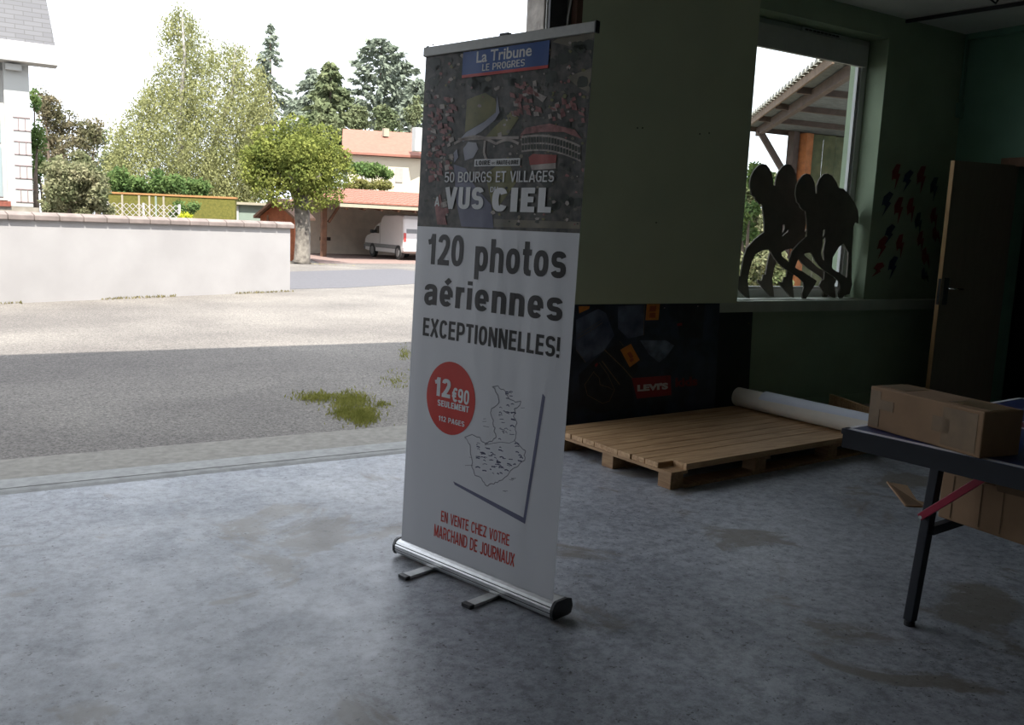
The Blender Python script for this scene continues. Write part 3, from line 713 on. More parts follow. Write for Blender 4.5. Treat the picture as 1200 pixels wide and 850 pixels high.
# --- title over the photo
b = Print().use('print_white').rect(.314, 1.565, .551, 1.592, 9)
word(b, '50 BOURGS ET VILLAGES', .153, .719, 1.506, 1.546, 10, .13); word(b, 'VUS', .163, .375, 1.404, 1.488, 10, .20); word(b, 'CIEL', .421, .715, 1.398, 1.486, 10, .23, .11)
word(b, 'DU', .408, .448, 1.469, 1.489, 10, .16); word(b, 'A', .102, .13, 1.413, 1.45, 10, .16)
b.use('print_black'); word(b, 'LOIRE', .323, .40, 1.570, 1.587, 11, .2); put(b, 'et', .408, .424, 1.572, 1.581, 11, 0); word(b, 'HAUTE-LOIRE', .432, .544, 1.570, 1.586, 11, .2)
b.build('title_lettering', None, sh)
# --- headline
b = Print().use('print_black'); word(b, '120', .075, .280, 1.181, 1.303, 2, .175); word(b, 'photos', .345, .800, 1.170, 1.295, 2, .175, .095)
word(b, 'aériennes', .066, .799, 1.018, 1.128, 2, .18, .11); b.build('headline_lettering', None, sh); b = Print().use('print_black'); word(b, 'EXCEPTIONNELLES!', .068, .798, .889, .963, 2, .165, .09); b.build('headline_lettering', None, sh)
# --- price badge
bc = (.253, .656); b = Print().use('print_red').poly([(bc[0]+.141*math.cos(t*PI/24), bc[1]+.147*math.sin(t*PI/24)) for t in range(48)], 2)
b.use('print_white'); word(b, '12', .160, .252, .655, .731, 4, .2, .07); word(b, '€90', .263, .360, .646, .703, 4, .17); word(b, 'SEULEMENT', .181, .362, .616, .641, 4, .19); word(b, '112 PAGES', .192, .342, .556, .577, 4, .17)
b.build('price_badge', None, sh)
# --- map sheet with its printed edge
s3 = [(520+x/4.47, 430+y/4.47) for x, y in ((50, 600), (418, 790), (518, 140))]
mA, mB, mC = [buv(*p) for p in s3]
b = Print().use('print_shadow').poly([mA, (mA[0]+.01, mA[1]-.012), (mB[0]+.010, mB[1]-.022), mB], 2); b.poly([mB, (mB[0]+.010, mB[1]-.022), (mC[0]+.014, mC[1]-.01), mC], 2)
out = [(255, 105), (285, 100), (300, 118), (325, 130), (335, 150), (345, 170), (375, 185), (405, 180), (400, 200), (370, 220), (375, 240), (365, 260), (385, 295), (375, 330), (378, 360), (370, 385), (400, 415), (430, 440), (420, 465), (425, 490), (390, 520), (370, 530), (350, 545), (335, 570), (320, 580), (290, 598), (270, 605), (250, 612), (230, 625), (215, 615), (205, 600), (185, 575), (165, 570), (158, 545), (150, 530), (152, 500), (145, 470), (140, 430), (130, 400), (110, 370), (150, 355), (190, 370), (205, 395), (220, 405), (255, 390), (275, 370), (268, 345), (270, 320), (258, 295), (255, 270), (245, 240), (250, 220), (280, 200), (290, 175), (285, 150), (270, 125), (255, 105)]
rm = random.Random(3)
jag = []
for (a, c), (d, e) in zip(out, out[1:]):
    jag += [(a, c), ((a+d)/2+rm.uniform(-6, 6), (c+e)/2+rm.uniform(-6, 6))]
tom = lambda pts: [buv(520+x/4.47, 430+y/4.47) for x, y in pts]
b.use('print_grey').line(tom(jag+[out[0]]), .0035, 2)
b.line(tom([(215, 410), (260, 400), (300, 395), (345, 400), (372, 388)]), .002, 2)
b.use('print_shadow')
for i in range(95):
    if i < 32: x, y = rm.uniform(285, 355), rm.uniform(130, 390)
    else:
        x, y = rm.uniform(160, 400), rm.uniform(395, 560)
        if x+y > 880 or (x < 200 and y > 540): continue
    l = rm.uniform(8, 26); b.line(tom([(x, y), (x+l*.5, y-rm.uniform(-3, 5)), (x+l, y+rm.uniform(0, 7))]), rm.choice([.002, .003, .0045]), 2)
b.use('print_grey')
for i in range(14):
    x, y = rm.choice([(rm.uniform(200, 240), rm.uniform(130, 360)), (rm.uniform(390, 430), rm.uniform(200, 340)), (rm.uniform(110, 150), rm.uniform(450, 560)), (rm.uniform(330, 400), rm.uniform(560, 600)), (310, 650)])
    b.line(tom([(x, y), (x+rm.uniform(10, 30), y+rm.uniform(-2, 6))]), .0018, 2)
b.build('map_drawing', None, sh)
b = Print().use('print_text_red'); word(b, 'EN VENTE CHEZ VOTRE', .238, .620, .146, .191, 2, .14, .07); word(b, 'MARCHAND DE JOURNAUX', .202, .652, .074, .125, 2, .14, .07); b.build('sales_lettering', None, sh)

# ------------------------------------------------------------------ PALLET
pa = math.radians(4.0); px_ = Vector((math.cos(pa), math.sin(pa), 0)); py_ = Vector((math.sin(-pa), math.cos(pa), 0)); pO = Vector((3.32, 3.615, 0))
PL, PW = 2.30, 1.10
pal = thing('pallet', tuple(pO+px_*1.1+py_*.58), 'pale pine timber pallet lying on the floor below the dark poster boards', 'pallet')
for i, x in enumerate((.02, .74, 1.46, 2.2)):
    for y in (0.02, .50, .98):
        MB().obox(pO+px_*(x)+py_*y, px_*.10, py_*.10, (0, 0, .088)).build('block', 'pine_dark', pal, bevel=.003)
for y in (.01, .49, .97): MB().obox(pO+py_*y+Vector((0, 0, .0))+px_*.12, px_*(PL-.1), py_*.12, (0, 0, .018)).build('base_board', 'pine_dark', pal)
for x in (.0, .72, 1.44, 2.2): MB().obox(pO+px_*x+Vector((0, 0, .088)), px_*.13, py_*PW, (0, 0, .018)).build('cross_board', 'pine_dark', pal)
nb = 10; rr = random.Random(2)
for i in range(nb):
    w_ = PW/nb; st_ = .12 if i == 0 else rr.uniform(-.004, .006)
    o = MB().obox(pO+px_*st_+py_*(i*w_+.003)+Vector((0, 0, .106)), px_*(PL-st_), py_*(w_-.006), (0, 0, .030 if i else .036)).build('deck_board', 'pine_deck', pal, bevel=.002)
# paper roll on the pallet
A = Vector((5.03, 4.80, .137+.077)); Bq = Vector((5.10, 3.60, .137+.077)); ax = (Bq-A).normalized(); sd_ = ax.cross(Vector((0, 0, 1)))
t = thing('paper_roll', tuple((A+Bq)/2-Vector((0, 0, .077))), 'long white paper roll lying across the right end of the pallet', 'paper roll')
spi = []
for k in range(90):
    a = k/89*2*PI*3; r = .072-.0035*(1-k/89.)
    spi.append((r*math.cos(a), r*math.sin(a)))
b = MB(); n = len(spi)
vs = [A+sd_*x+Vector((0, 0, 1))*z for x, z in spi]+[Bq+sd_*x+Vector((0, 0, 1))*z for x, z in spi]
b.add(vs, [(i, i+1, n+i+1, n+i) for i in range(n-1)])
b.build('outer_sheet', 'paper_white', t, smooth=True)
MB().tube([A+ax*.006, Bq-ax*.006], .066, 28).build('core', 'paper_white', t, smooth=False)
q0 = A+ax*.25; b = MB(); vs = []
for j in range(2):
    o = (q0, Bq)[j]
    for k in range(7):
        an = math.radians(38+k*13-(16 if j == 0 else 0)); r = .0745+(.0 if k < 4 else (k-3)*.003); vs.append(o-sd_*-math.cos(an)*r+Vector((0, 0, math.sin(an)*r)))
b.add(vs, [(k, k+1, 7+k+1, 7+k) for k in range(6)]); b.build('sky_sheen_flap', 'paper_sky_sheen', t, smooth=True)  # bluish strip paints the sky's reflection along the top of the roll
# plank behind the roll
w0 = Vector((5.95, 4.90, .0))
tag(MB().obox((5.98, 4.72, 0), (-.26, -.70, .0), (.028, -.01, 0), (0, 0, .19)).build('wooden_plank', 'pine_deck', bevel=.003), 'bare wooden plank standing on edge on the floor behind the white paper roll', 'plank')

# ------------------------------------------------------------------ POSTER BOARDS AGAINST THE WALL
def board_frame(x0, x1, ztop, y0, y1, zb=.0):
    """leaning board: bottom edge at y0, top edge at y1"""
    U = Vector((x1-x0, 0, 0)); V = Vector((0, y1-y0, ztop-zb)); n = U.cross(V).normalized()
    if n.y > 0: n = -n
    return Vector((x0, y0, zb)), U, V, n
bo, bU, bV, bn2 = board_frame(3.46, 4.865, .918, 4.865, 4.90)
bk = thing('black_board', (4.6, 4.94, 0), 'plain black board leaning on the wall, sticking out right of the denim poster', 'board')
o2, U2, V2, n2 = board_frame(4.05, 5.29, .842, 4.93, 4.965)
MB().obox(o2, U2, -n2*.006, V2).build('board_panel', 'poster_black', bk)
for x, z in ((5.25, .76), (5.25, .1), (4.9, .8)):
    c = o2+Vector((x-4.05, 0, 0))+V2*(z/.85)+n2*.0005; MB().use('stitch_brown').tube([c, c+n2*.003], .006, 8).build('rivet', None, bk)
ps = thing('denim_poster', (4.15, 4.82, 0), 'dark poster board printed with jeans and a red logo block, leaning under green panel', 'poster')
pan = MB().obox(bo, bU, -bn2*.006, bV).build('poster_panel', 'poster_navy', ps)
def dpx(x, y, k=1):
    d = ray(x, y); t = (bo-O).dot(bn2)/d.dot(bn2); return O+d*t+bn2*(.0008*k)
K7 = lambda pts: [(660+x/5., 345+y/5.) for x, y in pts]
def dpoly(b, pts, k): return b.add([dpx(x, y, k) for x, y in K7(pts)], [tuple(range(len(pts)))])
def dline(b, pts, w, k):
    for (a, c), (d, e) in zip(pts, pts[1:]):
        l = math.hypot(d-a, e-c) or 1; nx, ny = -(e-c)/l*w, (d-a)/l*w
        dpoly(b, [(a-nx, c-ny), (d-nx, e-ny), (d+nx, e+ny), (a+nx, c+ny)], k)
b = MB().use('denim_blue'); dpoly(b, [(75, 150), (205, 85), (250, 110), (300, 240), (240, 330), (130, 400), (75, 330)], 1)
b.use('denim_dark'); dpoly(b, [(90, 470), (240, 330), (330, 280), (440, 420), (400, 520), (420, 660), (200, 700), (100, 640)], 2)
b.use('denim_blue'); dpoly(b, [(320, 70), (480, 60), (470, 240), (380, 260), (320, 200)], 1)
b.use('denim_faded'); dpoly(b, [(450, 270), (600, 270), (650, 300), (600, 370), (560, 400), (500, 350)], 2)
b.use('denim_dark'); dpoly(b, [(660, 60), (830, 55), (815, 260), (680, 250)], 1)
b.use('stitch_brown')
dline(b, [(80, 260), (150, 220), (230, 165)], 1.5, 3); dline(b, [(80, 240), (140, 205), (225, 150)], 1, 3)
dline(b, [(240, 325), (350, 430), (410, 500)], 3, 3); dline(b, [(225, 390), (330, 530)], 3, 3)
dline(b, [(180, 450), (125, 530), (140, 590), (230, 640), (270, 625), (300, 560), (260, 470), (210, 400)], 1.6, 3); dline(b, [(175, 455), (210, 490), (215, 530), (265, 545), (290, 560)], 1.6, 3)
dline(b, [(75, 325), (130, 400)], 1.5, 3); dline(b, [(475, 60), (470, 240)], 1.5, 3); dline(b, [(330, 275), (350, 300)], 1.5, 3)
b.build('denim_print', None, pan)
for q, prs in (([(333, 325), (395, 290), (447, 385), (388, 428)], ([(372, 345), (392, 335), (410, 365), (392, 378)], [(385, 385), (405, 372), (412, 385), (394, 400)])),
               ([(488, 57), (565, 57), (556, 150), (480, 152)], ([(505, 70), (545, 68), (540, 100), (503, 102)], [(505, 110), (540, 108), (538, 138), (502, 138)])),
               ([(88, 70), (155, 70), (150, 85), (92, 112)], ())):
    b = MB().use('label_orange'); dpoly(b, q, 4); b.use('label_print')
    for r_ in prs: dpoly(b, r_, 5)
    b.build('orange_label', None, pan)
b = MB().use('logo_red'); dpoly(b, [(400, 492), (628, 475), (632, 590), (430, 612)], 4)
def dput(b, text, x0, x1, y0l, y1l, k, bold, slope):
    vs, fs = glyphs(text, bold); b.add([dpx(*K7([(x0+(x1-x0)*a, y0l+(y1l-y0l)*c+slope*a)])[0], k) for a, c in vs], fs)
b.use('logo_white'); dput(b, 'LEVI\'S', 432, 612, 570, 530, 6, .06, -14)
b.use('logo_darkred'); dput(b, 'kids', 655, 785, 545, 490, 5, .04, -10)
b.tube([dpx(*K7([(606, 490)])[0], 5), dpx(*K7([(606, 490)])[0], 6)], .014, 16)
b.build('logo_block', None, pan)
for q in ([(183, 415), (198, 400), (202, 412), (190, 428)], [(665, 172), (695, 168), (695, 182), (668, 186)]):
    b = MB().use('logo_red'); dpoly(b, q, 4); b.build('red_tab', None, pan)
for x, y in ((592, 80), (787, 70)): c = dpx(*K7([(x, y)])[0], 2); MB().use('logo_white').tube([c, c+bn2*.003], .004, 8).build('pin', None, pan)

# ------------------------------------------------------------------ TABLE TENNIS TABLE
ta = math.radians(5.6); tx = Vector((math.cos(ta), math.sin(ta), 0)); ty = Vector((math.sin(ta), -math.cos(ta), 0))     # ty runs towards the camera
tO = Vector((2.633, 2.012, 0)); TW, TD, TZ = 1.37, 1.525, .76
tb = thing('table_tennis_table', tuple(tO+tx*.68+ty*.76), 'dark blue table tennis table with white edge lines at the right', 'table')
top = MB().obox(tO+Vector((0, 0, TZ-.001))+tx*.002+ty*.002, tx*(TW-.004), ty*(TD-.004), (0, 0, .001)).build('table_top', 'table_blue', tb)
MB().obox(tO+Vector((0, 0, TZ-.02)), tx*TW, ty*TD, (0, 0, .019)).build('edge_band', 'table_frame', tb)
b = MB().use('table_white_line'); z = Vector((0, 0, TZ+.0004))
def tl(a, c, d, e): b.add([tO+tx*a+ty*c+z, tO+tx*d+ty*c+z, tO+tx*d+ty*e+z, tO+tx*a+ty*e+z], [(0, 1, 2, 3)])
tl(.003, .004, .032, TD-.004); tl(TW-.022, .004, TW-.004, TD-.004); tl(.004, .004, TW-.004, .022); tl(.004, TD-.022, TW-.004, TD-.004)
wv = [onz(x, y, TZ) for x, y in ((1175.5, 496.5), (1216, 492.3), (1216, 508))]
wo = [onz(x, y, TZ) for x, y in ((1180.5, 496.8), (1216, 494), (1216, 505.8))]
b.add([Vector((p.x, p.y, TZ+.0006)) for p in wv], [(0, 1, 2)]); b.build('edge_line', None, top)
MB().use('table_maroon').add([Vector((p.x, p.y, TZ+.0010)) for p in wo], [(0, 1, 2)]).build('maroon_emblem', None, top)
b = MB().use('table_frame'); z0 = TZ-.068
b.obox(tO+tx*.004+ty*.004+Vector((0, 0, z0)), tx*.03, ty*(TD-.008), (0, 0, .048)); b.obox(tO+tx*(TW-.034)+ty*.004+Vector((0, 0, z0)), tx*.03, ty*(TD-.008), (0, 0, .048))
b.obox(tO+tx*.034+ty*.004+Vector((0, 0, z0)), tx*(TW-.068), ty*.03, (0, 0, .048)); b.obox(tO+tx*.034+ty*(TD-.034)+Vector((0, 0, z0)), tx*(TW-.068), ty*.03, (0, 0, .048))
b.build('apron', None, tb)
for (a, c) in ((.35, .14), (1.31, .34), (.35, 1.38), (1.31, 1.20)):
    p = tO+tx*a+ty*c
    if (a, c) == (.35, .14): p = Vector((2.983, 1.897, 0))
    lg = MB().use('table_frame').bar(p+Vector((0, 0, .02)), p+Vector((.012, -.04, TZ-.022)), .036, .036, (1, 0, 0)).build('leg', None, tb, bevel=.004)
    MB().tube([p, p+Vector((0, 0, .016)), p+Vector((0, 0, .022))], [.02, .02, .012], 14).build('leg_foot', 'black_plastic', lg)
L1 = Vector((2.99, 1.88, 0)); 
MB().bar(L1+Vector((0, -.02, .382)), L1+Vector((.95, .07, .382)), .026, .034).build('crossbar', 'table_frame', tb)
MB().bar(L1+Vector((0.02, -1.15, .382)), L1+Vector((.95, -1.17, .382)), .026, .034).build('crossbar', 'table_frame', tb)
br = MB().use('red_brace_paint').bar((2.962, 1.89, .425), (2.962, 1.60, .700), .026, .012, (1, 0, 0)).build('brace', None, tb, bevel=.002); br['label'] = 'red diagonal brace'
b = MB().use('chrome').tube([(2.955, 1.885, .427), (2.968, 1.885, .427)], .007, 10); b.build('bolt', None, br)
# box on the table
kO = onz(1016, 500, TZ+.001); k1 = onz(1147.5, 538, TZ+.001); kx = k1-kO; kl = kx.length; kx.normalize(); ky = Vector((-kx.y, kx.x, 0)); ky = ky if ky.x > 0 else -ky
KH, KD = .148, .175
cb = thing('cardboard_box', tuple((kO+k1)/2+ky*KD/2), 'long closed cardboard box with brown tape, standing on the blue table', 'box')
ck = MB().obox(kO+Vector((0, 0, .0005)), kx*kl, ky*KD, (0, 0, KH)).build('carton', 'cardboard', cb, bevel=.005)
b = MB().use('packing_tape'); e = .0012
def tp(a0, a1, z0_, z1_): b.obox(kO+kx*a0-ky*e+Vector((0, 0, z0_)), kx*(a1-a0), ky*e*.9, (0, 0, z1_-z0_))
tp(.004, .05, .01, KH-.012); tp(.05, .11, KH-.075, KH-.04); b.build('tape', None, ck); b = MB().use('packing_tape'); tp(kl-.15, kl-.02, .012, KH-.012); tp(kl-.19, kl-.12, .05, .10); b.build('tape', None, ck); b = MB().use('packing_tape')
def tt(a0, a1): b.obox(kO+kx*a0+ky*.03+Vector((0, 0, KH+.0006)), kx*(a1-a0), ky*(KD-.06), (0, 0, .001))
tt(.004, .12); b.build('tape', None, ck); b = MB().use('packing_tape'); tt(kl-.16, kl-.006); b.build('tape', None, ck)
# second box on the lower bars
q0 = Vector((3.11, 1.915, .40))
lb = thing('cardboard_box', (3.35, 1.4, .40), 'creased open cardboard box resting on the bars under the blue table', 'box')
car = MB().obox(q0, (.42, .02, 0), (-.06, -1.02, 0), (0, 0, .178)).build('carton', 'cardboard', lb, bevel=.006)
for k, yy in enumerate((.05, .16, .24, .42, .55, .7)):
    p = q0+Vector((-.06*yy-.001, -1.02*yy, .012)); MB().use('cardboard_dark').obox(p, (-.0012, 0, 0), (0, -.003, 0), (0, 0, .16)).build('crease', None, car)
b = MB().use('cardboard_dark'); p = q0+Vector((0, 0, .178))
b.hexa([p+Vector((-.004, -.22, -.03)), p+Vector((-.012, -.80, -.035)), p+Vector((-.006, -.80, -.03)), p+Vector((0, -.22, -.025)), p+Vector((-.05, -.22, .035)), p+Vector((-.06, -.80, .03)), p+Vector((-.054, -.80, .034)), p+Vector((-.044, -.22, .04))])
b.build('top_flap', None, lb)
fp = [onz(1078, 593, .38), onz(1062, 594, .38), onz(1040, 566, .41), onz(1063, 570, .42)]
b = MB().use('cardboard_dark').prism([fp[0]+Vector((0, -.02, 0)), fp[1], fp[2], fp[3], fp[0]+(fp[3]-fp[0])*.25, q0+Vector((.10, .004, .004)), q0+Vector((.05, .004, .003))], (0, 0, .004))
fl = b.build('end_flap', None, lb)
MB().use('cardboard').bar(fp[1]+Vector((0, 0, .003)), fp[2]+Vector((0, 0, .003)), .008, .007).build('lit_flap_edge', None, fl)  # paler edges paint the light falling on the flap from the left
MB().use('cardboard').bar(fp[1]+Vector((0, 0, .003)), fp[0]+Vector((0, -.02, .003)), .008, .007).build('lit_flap_edge', None, fl)

# ------------------------------------------------------------------ RUNNER CUT-OUTS ON THE SILL
tr = [(183, 195), (183, 170), (190, 135), (205, 105), (228, 78), (252, 66), (275, 72), (293, 95), (305, 125), (311, 160), (312, 185), (335, 193), (355, 222), (372, 255), (385, 285), (400, 325), (411, 360), (411, 400), (400, 425), (378, 450), (364, 462), (360, 455), (374, 430), (376, 405), (366, 402), (362, 440), (364, 490), (352, 545), (362, 580), (405, 615), (432, 640), (450, 652), (475, 662), (500, 680), (530, 698), (552, 714), (545, 732), (520, 770), (494, 812), (474, 812), (470, 785), (482, 750), (478, 722), (455, 697), (415, 672), (380, 650), (345, 622), (318, 590), (297, 552), (285, 540), (250, 546), (215, 566), (197, 600), (182, 650), (170, 705), (174, 745), (182, 811), (160, 806), (120, 766), (84, 728), (82, 713), (105, 722), (112, 708), (116, 686), (130, 688), (138, 640), (150, 580), (166, 533), (205, 490), (240, 460), (262, 445), (262, 400), (257, 340), (250, 291), (235, 288), (215, 268), (208, 248), (192, 238), (190, 222)]
Y0 = 5.045
tw = [ony(840+x/4.722, 180+y/4.722, Y0) for x, y in tr]; zm = min(p.z for p in tw); cx0 = sum(p.x for p in tw)/len(tw)
rl = ['dark runner cut-out on the sill, leftmost of four, its cap clear of the others',
      'dark runner cut-out on the sill, second from left, tallest cap of the four',
      'dark runner cut-out on the sill, third from left, between tallest and last runners',
      'dark runner cut-out on the sill, last at the right, its hunched back beside the window jamb']
rl[3] = 'dark runner cut-out on the sill, last at the right with hunched back'
t4s = .96
t4 = [(560, 230), (562, 195), (575, 160), (600, 131), (625, 127), (650, 140), (675, 175), (685, 205), (715, 211), (745, 240), (780, 290), (797, 330), (803, 370), (800, 402), (784, 392), (772, 420), (770, 480), (764, 560), (764, 640), (762, 700), (766, 740), (752, 790), (722, 800), (706, 785), (716, 745), (735, 700), (742, 620), (744, 560), (716, 515), (690, 532), (655, 590), (650, 640), (660, 700), (668, 760), (672, 812), (660, 812), (600, 780), (577, 745), (590, 720), (605, 712), (610, 650), (600, 560), (612, 500), (606, 400), (592, 320), (575, 290), (562, 262)]
tw4 = [ony(840+x/4.722, 180+y/4.722, 5.115) for x, y in t4]; zm4 = min(p.z for p in tw4)
for k, (dx, Yk, sc) in enumerate(((0, 5.045, 1.0), (.40, 5.160, 1.03), (.535, 5.080, .965), (None, 5.115, 1.0))):
    if dx is None: xm = max(p.x for p in tw4); pts = [Vector((6.645-(xm-p.x)*t4s, Yk, .936+p.z-zm4)) for p in tw4]
    else: pts = [Vector((cx0+dx+(p.x-cx0)*sc*(1.0 if k == 0 else .96), Yk, .936+(p.z-zm)*sc)) for p in tw]
    tag(MB().prism(pts, (0, .012, 0)).build('runner_cutout', 'cutout_board'), rl[k], 'cutout', 'runner cut-outs on the window sill')

# ------------------------------------------------------------------ LIGHTNING BOLTS ON THE WALL
bolt = [(-.02, .5), (.30, .5), (.16, .14), (.34, .14), (.02, -.5), (.06, -.08), (-.16, -.08), (-.26, -.16), (-.30, .2)]
bl = [((247, 137), 'red', 0, 148, 'red bolt sticker, leftmost of the top row on the dark green wall'),
      ((312, 160), 'blue', 18, 135, 'dark blue bolt sticker between the two red bolts of the top row'),
      ((395, 155), 'red', -3, 158, 'red bolt sticker in the top row, right of the dark blue bolt'),
      ((470, 210), 'teal', -2, 140, 'teal bolt sticker at the right end of the top row, nearest the door top'),
      ((190, 295), 'blue', 16, 150, 'blue bolt sticker beside the window jamb, left end of the second row'),
      ((262, 335), 'red', -2, 155, 'red bolt sticker in the second row, next right of the jamb-side blue bolt'),
      ((335, 335), 'red', -12, 140, 'red bolt sticker in the middle of the second row, left above the teal bolt'),
      ((380, 415), 'teal', -14, 130, 'teal bolt sticker in the middle of the cluster, below the second row'),
      ((472, 385), 'red', -18, 125, 'faded red bolt sticker at the right edge, halfway down the door edge'),
      ((205, 475), 'blue', 20, 130, 'dark blue bolt sticker on the left side, halfway down the cluster'),
      ((163, 550), 'red', 16, 140, 'red bolt sticker at the left edge, below the halfway dark blue bolt'),
      ((272, 545), 'red', -10, 135, 'faded red bolt sticker in the lower middle, right of two left-edge bolts'),
      ((393, 520), 'red', -14, 120, 'red bolt sticker below the middle teal bolt'),
      ((487, 487), 'red', -40, 110, 'strongly tilted red bolt sticker closest to the door edge'),
      ((225, 670), 'blue', 10, 140, 'blue bolt sticker at the bottom left above the dado rail'),
      ((425, 620), 'red', -32, 125, 'tilted red bolt sticker at lower right, above the lowest blue bolt'),
      ((138, 680), 'red', 42, 110, 'red bolt sticker lowest on the left, tilted towards the window corner'),
      ((420, 720), 'blue', -42, 95, 'dark blue bolt sticker lowest on the right, tilted, near the lock plate')]
for (x, y), c, rot, hh, lab in bl:
    p = ony(1000+x/5, 180+y/5, 4.999); s_ = hh/5/FPX*(p-O).dot(fw); a = math.radians(-rot); v = []
    for i, j in bolt:
        i *= s_*.95; j *= s_
        v.append((p.x+i*math.cos(a)*.85-j*math.sin(a)*1.2, 4.9985, p.z+i*math.sin(a)+j*math.cos(a)))
    tag(MB().prism(v, (0, -.002, 0)).build('bolt_sticker', 'bolt_'+c), lab, 'sticker', 'bolt stickers on the wall beside the window')

# ------------------------------------------------------------------ GARDEN WALL
g0 = Vector((5.67, 17.66, 0)); g1 = Vector((.52, 15.38, 0)); gd = (g1-g0).normalized(); GL = 10.2; gn = Vector((-gd.y, gd.x, 0))
if gn.y < 0: gn = -gn
gw = thing('garden_wall', tuple(g0+gd*4), 'white rendered garden wall with tile coping along the yard', 'wall')
MB().obox(g0+Vector((0, 0, -.05)), gd*GL, gn*.22, (0, 0, 1.29)).build('wall_body', 'white_render', gw)
n = 26; stp = GL/n
for i in range(n):
    a = g0+gd*(i*stp-.06 if i == 0 else i*stp+.006)-gn*.06+Vector((0, 0, 1.225)); l = stp-.016+(.06 if i == 0 else 0)
    tp_ = [a, a+gn*.34, a+gn*.34+Vector((0, 0, .07)), a+gn*.20+Vector((0, 0, .125)), a+gn*.10+Vector((0, 0, .125)), a+Vector((0, 0, .075))]
    MB().prism(tp_, gd*l).build('coping_tile', 'coping_tile', gw, bevel=.012)

rng = np.random.default_rng(77); t_ = rng.random(900)*9.5; off = -np.abs(rng.normal(size=900))*.05-.01
P = np.stack([g0.x+gd.x*t_+gn.x*off, g0.y+gd.y*t_+gn.y*off, -.03+rng.uniform(.005, .03, 900)], 1); P = P[np.sin(t_*2.3)+.6*np.sin(t_*7.1) > -.2]
def blades(P, rng, a, b_):
    V = rng.normal(size=P.shape)*.5; V[:, 2] = 1; V /= np.linalg.norm(V, axis=1, keepdims=True); U = np.cross(V, rng.normal(size=P.shape)); U /= np.linalg.norm(U, axis=1, keepdims=True)+1e-9
    z = rng.uniform(a, b_, (len(P), 1)); return U*z*.4, V*z
U_, V_ = blades(P, rng, .012, .035)
tag(quads('wall_foot_weeds', 'weed_brown', P, U_, V_, None, (1.5, 15.7, -.03)), 'dry weeds growing along the foot of the white garden wall', 'weeds', kind='stuff')

# ------------------------------------------------------------------ PLANTS
def tree(name, base, label, cat, group=None, bark='bark_dark', trunk=None, trunk_name='trunk'):
    t = thing(name, base, label, cat, group)
    if trunk:
        b = MB()
        for pts, rs in trunk: b.tube(pts, rs, 9)
        b.build(trunk_name, bark, t, smooth=True)
    return t
def blob_leaves(rng, blobs, n, size, droop=.2, aspect=.55, shell=.55):
    """blobs: (centre, radii); leaves cluster towards their outside"""
    vol = np.array([r[0]*r[1]*r[2] for _, r in blobs])**.75; k = rng.choice(len(blobs), n, p=vol/vol.sum())
    c = np.array([b_[0] for b_ in blobs])[k]; r = np.array([b_[1] for b_ in blobs])[k]
    rad = rng.uniform(shell, 1.0, (n, 1))**.6
    P = c+rvec(rng, n)*r*rad+rng.normal(size=(n, 3))*size*.6
    U, V = leaf_uv(rng, n, size, droop, aspect); return P, U, V
def sub_blobs(rng, c, R, k, f=.38):
    """clumps filling an ellipsoid"""
    out = []
    for i in range(k):
        d = rvec(rng, 1)[0]*rng.uniform(.25, .82); out.append((np.array(c)+d*np.array(R), np.array(R)*f*rng.uniform(.7, 1.25)))
    return out
# pollarded tree in front of the carport
rng = np.random.default_rng(11)
tb0 = far(353, 306, 29.6); tb0.z = -.03
lt = tree('lime_tree', tuple(tb0), 'round leafy green tree with pale trunk standing between shed and carport', 'tree', bark='bark_pale',
          trunk=[([tb0, tb0+Vector((.02, 0, .12)), tb0+Vector((.05, 0, 1.0)), tb0+Vector((.0, 0, 1.9)), tb0+Vector((-.02, 0, 2.3))], [.36, .27, .245, .25, .28])] +
          [([tb0+Vector((0, 0, 2.1)), tb0+Vector((.5*math.cos(a), .5*math.sin(a), 2.6)), tb0+Vector((.8*math.cos(a), .8*math.sin(a), 2.9))], [.16, .11, .05]) for a in (0.3, 1.5, 2.7, 3.9, 5.2)])
cc = far(349, 192, 29.4)
bl_ = sub_blobs(rng, cc, (1.75, 1.6, 1.15), 46, .34)+[(np.array(far(x, y, 29.0)), np.array((.55, .5, .4))) for x, y in ((300, 205), (312, 222), (335, 232), (365, 235), (385, 228), (400, 205), (395, 185), (380, 160), (345, 148), (315, 160), (298, 185))]
P, U, V = blob_leaves(rng, bl_, 26000, .058, .35); quads('crown', 'leaf_linden', P, U, V, lt)
P = np.array([tuple(far(350+rng.normal()*28, 306+rng.normal()*3.0, 29.6)) for _ in range(160)]); P[:, 2] = -.015; U, V = leaf_uv(rng, 160, .06, 0)
U[:, 2] *= .1; V[:, 2] *= .1
tag(quads('fallen_leaves', 'dry_leaf', P, U, V, None, (tb0.x, tb0.y, -.02)), 'dry leaves scattered on the ground round the pale trunk', 'leaves', kind='stuff')

# weeping birch
rng = np.random.default_rng(4)
bb = far(215, 250, 36); bb.z = -.03
stem = [bb+Vector((0, 0, z))+Vector((.12*math.sin(z), 0, 0)) for z in (0, 1.5, 3, 4.5, 6, 7.5, 9.2)]
s2 = far(268, 210, 36.5)
bi = tree('birch_tree', tuple(bb), 'big weeping birch with pale stems and olive foliage left of the lime tree', 'tree', bark='bark_birch',
          trunk=[(stem, [.22, .18, .15, .12, .09, .06, .02]), ([bb+Vector((.1, 0, 1.2)), far(250, 170, 36), far(272, 110, 36), far(277, 45, 36)], [.13, .10, .07, .02])])
strands = []
